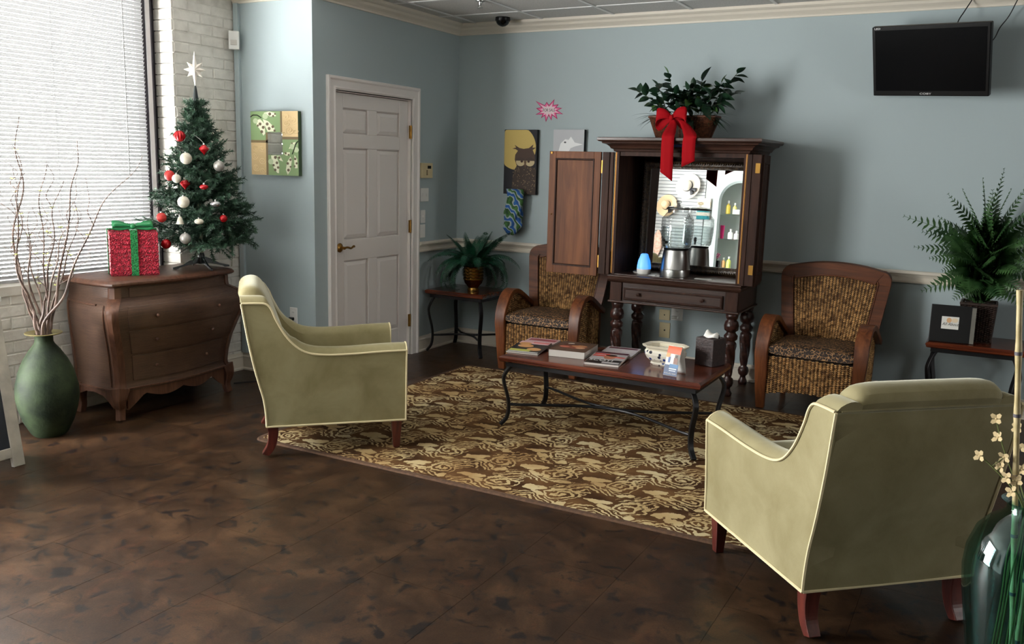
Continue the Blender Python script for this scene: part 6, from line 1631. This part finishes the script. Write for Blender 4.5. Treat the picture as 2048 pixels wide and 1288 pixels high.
# ================================================================ PICTURE FRAME AND GLASS VASE
PF = thing('picture_frame', 'black picture frame with a small white print on the side table', 'picture frame', (3.952, -0.425, 0.5268), math.radians(4)); PF.rotation_euler = (math.radians(-7), 0, math.radians(4))
MB().box(-.127, .127, -.012, .012, 0, .232).build('frame', mat('black_satin_frame', srgb(14, 14, 16), .4), PF, bev=.002)
MB().box(.104, .1275, -.0135, .0125, -.0, .225).build('silver_strip', mat('grey_metal_strip', srgb(120, 118, 110), .45, .3), PF)
MB().box(-.062, .036, -.0135, -.011, .082, .160).build('print', mat('white_card', srgb(222, 220, 214), .6), PF)
MB().prism(disc(-.02, .137, .014, .016), -.0140, -.0134, 'XZ').build('print_figure', mat('skin_ink', srgb(214, 168, 124), .6), PF)
MB().prism(disc(.012, .138, .018, .014), -.0140, -.0134, 'XZ').build('print_figure', mat('cream_ink', srgb(226, 206, 176), .6), PF)
text('print_text', 'All About', .026, M['print_k'], PF, (-.012, -.0138, .112), (PI/2, 0, 0), .0002, .35, .92)
MB().tube([(0, .010, .15), (0, .072, .0122)], 0, flat=(.04, .004), up=(1, 0, 0)).build('easel_strut', M['black'], PF)

M['teal'] = glassy('teal_glass', (0.62, 0.86, 0.84, 1), 0.04, 0.03, 0.25)
VX, VY = 4.305, -3.75
GV = thing('glass_vase', 'tall teal glass floor vase behind the velvet armchair', 'vase', (VX, VY, 0))
gp = [(.001, 0), (.075, 0), (.085, .006), (.105, .10), (.128, .24), (.146, .36), (.152, .43), (.147, .49), (.127, .55), (.098, .585), (.070, .605), (.057, .62), (.056, .638), (.066, .648), (.072, .650), (.066, .645), (.052, .634), (.053, .617), (.066, .60), (.092, .58), (.12, .545), (.141, .487), (.146, .43), (.14, .36), (.122, .24), (.10, .10), (.078, .016), (.001, .014)]
MB().lathe(gp, 44).build('body', M['teal'], GV, True)
M['bamboo'] = mottled('pale_bamboo', srgb(176, 158, 112), srgb(206, 190, 146), 20, .4, kind='Object')
M['node'] = mat('dark_bamboo_node', srgb(92, 88, 96), .5)
M['flower'] = mat('cream_petal', srgb(196, 176, 136), .8, spec=.2); M['reed'] = mat('green_reed', srgb(96, 104, 56), .6)
def pole(bx_, by_, tx, ty, tz, label, r=.008):
    b0 = Vector((bx_, by_, .0155)); t = Vector((tx, ty, tz)); o = thing('bamboo_pole', label, 'bamboo pole', tuple(b0), group='bamboo poles in the glass vase')
    d = t-b0; n = 7; pts = []; rad = []
    for i in range(n*4+1): f = i/(n*4); pts.append(d*f); rad.append(r*(1.18 if i % 4 == 0 else .96))
    MB().tube(pts, rad, 10).build('cane', M['bamboo'], o, True)
    for i in range(1, n): MB().tube([d*(i/n-.004), d*(i/n+.004)], r*1.24, 10).build('node', M['node'], o, True)
tp1 = cambp(2040, 580, y=-3.78); nk1 = Vector((VX-.036, VY-.012, .635)); bs1 = nk1+(nk1-tp1)*((.635-.0155)/(tp1.z-.635))
pole(bs1.x, bs1.y, tp1.x, tp1.y, tp1.z, 'pale bamboo pole standing in the glass vase, nearest the armchair')
nk2 = Vector((VX+.017, VY+.0355, .635)); tp2 = Vector((VX+.018, VY+.0375, 1.36)); bs2 = nk2+(nk2-tp2)*((.635-.0155)/(tp2.z-.635))
pole(bs2.x, bs2.y, tp2.x, tp2.y, tp2.z, 'taller pale bamboo pole at the far side of the glass vase')
rnd = random.Random(9)
def petal5(mb, c, n, r):
    n = Vector(n).normalized(); x = n.orthogonal().normalized(); y = n.cross(x)
    for k in range(4):
        a = k*PI/2+rnd.random()*.5; d = (x*math.cos(a)+y*math.sin(a)); e = n.cross(d); p = Vector(c)
        mb.add([p, p+d*r*.5+e*r*.42+n*r*.2, p+d*r*1.05+e*r*.22+n*r*.35, p+d*r*1.05-e*r*.22+n*r*.35, p+d*r*.5-e*r*.42+n*r*.2], [(0, 1, 2, 3, 4)])
flowers = [('flower stem leaning furthest out over the armchair', [(1993, 838), (1996, 870), (2012, 915)], [(1993, 838), (1996, 875)], .02), ('flower stem with one white bloom pointing at the armchair', [(1958, 912), (1985, 926), (2016, 950)], [(1960, 912), (2008, 915), (2002, 934)], -.02), ('flower stem of cream blooms close to the vase rim', [(2016, 955), (2028, 968), (2030, 985)], [(2014, 955), (2034, 962), (2024, 984)], -.068), ('flower stem of cream blooms along the bamboo pole', [(2036, 850), (2036, 900), (2034, 960)], [(2036, 856), (2040, 895), (2044, 940)], .055)]
# poles, flower stems and reeds stand side by side in the vase
gc = Vector((VX, VY)); GZ = 0.01; gpaths, grad = [], []; ends = []
for b_, t_ in ((bs1, tp1), (bs2, tp2)):
    gpaths.append({k_: b_.lerp(t_, (k_*GZ-b_.z)/(t_.z-b_.z)).xy for k_ in range(2, int(t_.z/GZ))}); grad.append(lambda k_: .0102); ends.append(None)
def stalk(base, tgt, r):
    Q = spline([Vector(q) for q in tgt], 8); Q = [q for i, q in enumerate(Q) if i == 0 or q.z > max(x.z for x in Q[:i])]
    zs_ = [q.z for q in Q]; xs_ = [q.x for q in Q]; ys_ = [q.y for q in Q]; z1_ = zs_[-1]
    gpaths.append({k_: (base.lerp(gc+(base-gc)*.42, min(1, k_*GZ/.6)) if k_*GZ < .6 else Vector((interp(zs_, xs_, k_*GZ), interp(zs_, ys_, k_*GZ)))) for k_ in range(3, int(z1_/GZ)+1)})
    grad.append(lambda k_: r); ends.append(Q[-1])
fo = []
for lab, st, bl_, dy in flowers:
    stalk(gc+Vector((rnd.uniform(-.05, .05), rnd.uniform(-.05, .05))), [(VX, VY+dy*.3, .61)]+[cambp(a_, b_, y=VY+dy) for a_, b_ in st[::-1]], .0024)
for i in range(9):
    a_ = 2*PI*i/9+.4; rr_ = rnd.uniform(.03, .09)
    stalk(gc+Vector((.055*math.cos(a_), .055*math.sin(a_))), [(VX+.02*math.cos(a_), VY+.02*math.sin(a_), .61), (VX+.04+.5*rr_*math.cos(a_), VY+.04+.7*rr_*math.sin(a_), .72), (VX+.06+rr_*math.cos(a_), VY+.05+rr_*math.sin(a_), rnd.uniform(.78, .97))], .0034)
def vroom(k_):
    z = k_*GZ
    return (gc, interp([.016, .10, .24, .36, .43, .487, .545, .58, .60, .617, .645], [.076, .098, .12, .138, .144, .139, .118, .09, .064, .051, .051], z)-.001, False) if z < .655 else None
pack(gpaths, grad, vroom, fixed=(0, 1), loose=1.4, rounds=320)
def stem_pts(i):
    p = gpaths[i]; ks_ = sorted(p); return [Vector((p[k_].x, p[k_].y, k_*GZ)) for k_ in ks_]
for q, (lab, st, bl_, dy) in enumerate(flowers):
    P = stem_pts(q+2); P[0].z = .018; b0 = P[0].copy()
    if (ends[q+2]-P[-1]).length < .06: P.append(ends[q+2])
    o = thing('flower_stem', 'cream '+lab, 'flower', tuple(b0), group='cream flowers in the glass vase')
    MB().tube([p-b0 for p in P], .0022, 5).build('stem', M['reed'], o, True)
    for a_, b_ in bl_:
        c_ = cambp(a_, b_, y=VY+dy); f = MB(); petal5(f, c_-b0, (rnd.uniform(-1, 0), -1, rnd.uniform(-.2, .6)), .017); f.ball(c_-b0, .004, 6, 4); f.build('bloom', M['flower'], o)
        nr = min([p for p in P if p.z < c_.z+.004 and p.z > .655] or P[-3:], key=lambda p: (p-c_).length)
        if (nr-c_).length > .003: MB().tube([nr-b0, c_-b0], .0014, 5).build('pedicel', M['reed'], o, True)
for i in range(9):
    P = stem_pts(i+6); P[0].z = .018; n_ = len(P)
    o = MB().tube([p-P[0] for p in P], [lerp(.0032, .001, k_/(n_-1)) for k_ in range(n_)], 5).build('reed_stalk', M['reed'], smooth=True); o.location = P[0]
    tag(o, 'thin green reed stalk standing in the teal glass vase', 'reed', 'green reeds in the glass vase')

# ================================================================ SHOP END OF THE ROOM (seen in the armoire mirror)
FY = -6.90; RY2 = -12.5
M['dim'] = paint('taupe_salon_wall', srgb(150, 142, 132))
M['slatw'] = mat('white_slatwall', srgb(196, 198, 198), .6, spec=.2)
M['shopw'] = paint('white_shop_wall', srgb(214, 218, 216))
AX0, AX1, AZ = 0.36, 1.16, 1.70; AR_ = (AX1-AX0)/2; ACX = (AX0+AX1)/2
wf = MB().box(XB-.2, AX0, FY-.4, FY, -.05, CZ+.05).box(AX1, 1.75, FY-.4, FY, -.05, CZ+.05).box(AX0, AX1, FY-.4, FY, -.05, .62)
rows = []
for i in range(25):
    a = PI-PI*i/24; x, z = ACX+AR_*math.cos(a), AZ+AR_*math.sin(a)
    rows.append([(x, FY, z), (x, FY, CZ+.05), (x, FY-.4, CZ+.05), (x, FY-.4, z)])
wf.grid(rows, cv=True, cap=True); wf.box(AX0, AX1, FY-.42, FY-.36, .6, CZ)
wfo = struct(wf.build('wall_front', M['shopw']), 'white shop wall with an arched niche of glass shelves')
struct(MB().sweep([(AX0-.0, FY, .62), (AX0, FY, AZ)]+[(ACX-AR_*math.cos(PI*i/24), FY, AZ+AR_*math.sin(PI*i/24)) for i in range(1, 24)]+[(AX1, FY, AZ), (AX1, FY, .62)], [(0, 0), (0, .03), (.03, .036), (.09, .03), (.12, 0)], (0, 1, 0)).build('trim_6', mat('grey_arch_trim', srgb(150, 160, 158), .5)))
sp_ = 0.0508
slm = MB().box(XB+.01, AX0-.13, FY, FY+.016, .004, sp_-.004).mesh('slat', M['slatw'])
MB().box(XB+.005, AX0-.128, FY, FY+.006, .3, 2.5).build('slat_backing', mat('grey_slat_groove', srgb(70, 76, 80), .8), wfo)
for i in range(43):
    ob = link('slat', slm, wfo); ob.location = (0, 0, .30+i*sp_)
struct(MB().box(1.60, 1.75, RY2, FY-.39, -.05, CZ+.05).box(1.6, RX+.15, RY2-.15, RY2, -.05, CZ+.05).build('wall_far', M['dim']))
# hats
M['straw'] = mat('pale_straw', srgb(228, 220, 206), .8); M['straw2'] = mat('tan_straw', srgb(214, 184, 146), .8); M['blackrib'] = mat('black_hat_ribbon', srgb(26, 26, 30), .6)
def hat(x, z, r, m, label):
    o = thing('sun_hat', label, 'hat', (x, FY+.018+r*.212, z), 0); o.rotation_euler = (math.radians(-78), 0, math.radians(8))
    MB().lathe([(r, .006), (r*.98, .012), (r*.7, .016), (r*.42, .014), (r*.40, .05), (r*.36, .09), (r*.25, .115), (.002, .12), (.002, .112), (r*.33, .085), (r*.38, .01), (r*.7, .008), (r, .004)], 36).build('straw_body', M[m], o, True)
    MB().lathe([(r*.425, .012), (r*.43, .03), (r*.405, .046)], 36).build('hat_band', M['blackrib'], o, True)
    b = MB()
    for a in (0.2, 1.1): loop_bow(b, (r*.40*math.cos(.6), r*.40*math.sin(.6), .03), a, r*.5, .02, .03)
    ob = b.build('hat_bow', M['blackrib'], o, 'all'); ob.modifiers.new('s', 'SOLIDIFY').thickness = .002
hat(-.03, 1.90, .20, 'straw', 'large white sun hat with black ribbon on the slatwall')
hat(-.34, 1.60, .17, 'straw2', 'smaller tan sun hat with black ribbon on the slatwall')
sc_ = MB(); rows = []
for i in range(21):
    t = i/20; rows.append([(.075*math.sin(PI*min(1, t*1.1+.06))*math.cos(a)*(1+.15*math.sin(6*a+9*t)), .045*math.sin(PI*min(1, t*1.1+.06))*math.sin(a)+.05, -.50*t) for a in [2*PI*j/24 for j in range(24)]])
sc_.grid(rows, cv=True, cap=True)
tag(sc_.build('hanging_scarf', mottled('rose_knit', srgb(206, 160, 140), srgb(226, 196, 178), 30, .9, .5, 60, 'Object'), smooth='all', loc=(-.44, FY+.012, 1.22)), 'rose pink knitted scarf hanging on the white slatwall', 'scarf')
tw_ = thing('hanging_towel', 'white and teal striped towel hanging next to the arch', 'towel', (.235, FY+.02, 1.42))
for i, c_ in enumerate((srgb(30, 110, 116), srgb(214, 206, 190), srgb(40, 120, 126), srgb(220, 212, 198), srgb(196, 176, 146), srgb(218, 210, 196))): MB().box(-.10, .10, 0, .04, i*.052, i*.052+.0515).build('stripe', mat('towel_stripe', c_, .9), tw_)
# glass shelves and bottles
M['shelf'] = glassy('shelf_glass', (.85, .93, .9, 1), .12, .02, .2)
for z in (.72, 1.15, 1.52):
    tag(MB().box(AX0+.001, AX1-.001, FY-.34, FY-.004, z-.012, z).build('glass_shelf', M['shelf']), {.72: 'lowest glass shelf in the arched niche', 1.15: 'middle glass shelf in the arched niche', 1.52: 'highest glass shelf in the arched niche'}[z], 'shelf', 'glass shelves in the arched niche')
def bottle(x, z, r, h, col, label, kind='bottle', dy=.12):
    o = thing(kind, label, kind.replace('_', ' '), (x, FY-dy, z+.0005))
    m = mat('bottle_'+label.split()[0], col, .3)
    if kind == 'tube': MB().grid([[(r*.7*math.cos(a), r*.7*math.sin(a), 0) for a in [2*PI*j/16 for j in range(16)]], [(r*.75*math.cos(a), r*.75*math.sin(a), h*.15) for a in [2*PI*j/16 for j in range(16)]], [(r*math.cos(a), r*.25*math.sin(a), h) for a in [2*PI*j/16 for j in range(16)]]], cv=True, cap=True).build('body', m, o, True)
    else:
        MB().lathe([(.001, 0), (r, 0), (r, h*.55), (r*.8, h*.66), (r*.32, h*.74), (r*.32, h*.8)], 18, cap=True).build('body', m, o, True)
        MB().lathe([(.001, h*.8), (r*.42, h*.8), (r*.42, h), (.001, h)], 14).build('cap', M['white'], o, True)
bottle(.56, 1.52, .035, .20, srgb(190, 170, 70), 'yellow lotion bottle on the highest niche shelf')
bottle(.66, 1.52, .03, .17, srgb(206, 196, 110), 'pale yellow bottle beside the yellow lotion bottle')
bottle(.50, 1.15, .035, .20, srgb(206, 30, 110), 'bright pink squeeze tube on the middle shelf', 'tube')
bottle(.63, 1.15, .04, .15, srgb(232, 232, 230), 'white pump bottle on the middle shelf')
bottle(.72, 1.15, .036, .13, srgb(230, 226, 222), 'small cream bottle beside the white pump bottle')
bottle(.42, 1.15, .03, .12, srgb(206, 180, 140), 'tan bottle at the end of the middle shelf')
bottle(.56, .72, .03, .15, srgb(206, 160, 110), 'amber bottle on the lowest niche shelf')
bottle(.64, .72, .035, .17, srgb(180, 190, 90), 'olive green jar bottle on the lowest niche shelf')
tag(MB().box(-.03, .03, -.015, .015, 0, .10).build('product_box', M['black'], bev=.002, loc=(.49, FY-.055, .7205)), 'small black product box on the lowest niche shelf', 'box')
tag(MB().box(-.05, .05, -.01, .01, 0, .07).build('price_card', M['white'], loc=(.70, FY-.06, 1.5205)), 'white price card at the front of the highest shelf', 'card')
vp = thing('niche_flowers', 'pink flowers in a small white pot on the lowest shelf', 'flowers', (.44, FY-.15, .7205))
MB().lathe([(.001, 0), (.035, 0), (.045, .09), (.04, .09), (.001, .08)], 18).build('pot', M['white'], vp, True)
fm = mat('pink_flower', srgb(206, 120, 150), .8); rnd = random.Random(6)
for i in range(14):
    f = MB(); p = Vector((rnd.uniform(-.06, .06), rnd.uniform(-.04, .04), rnd.uniform(.12, .2))); f.ball(p, .018, 8, 6); f.build('bloom', fm, vp, True); MB().tube([(0, 0, .08), p], .002, 4).build('stem', M['reed'], vp)
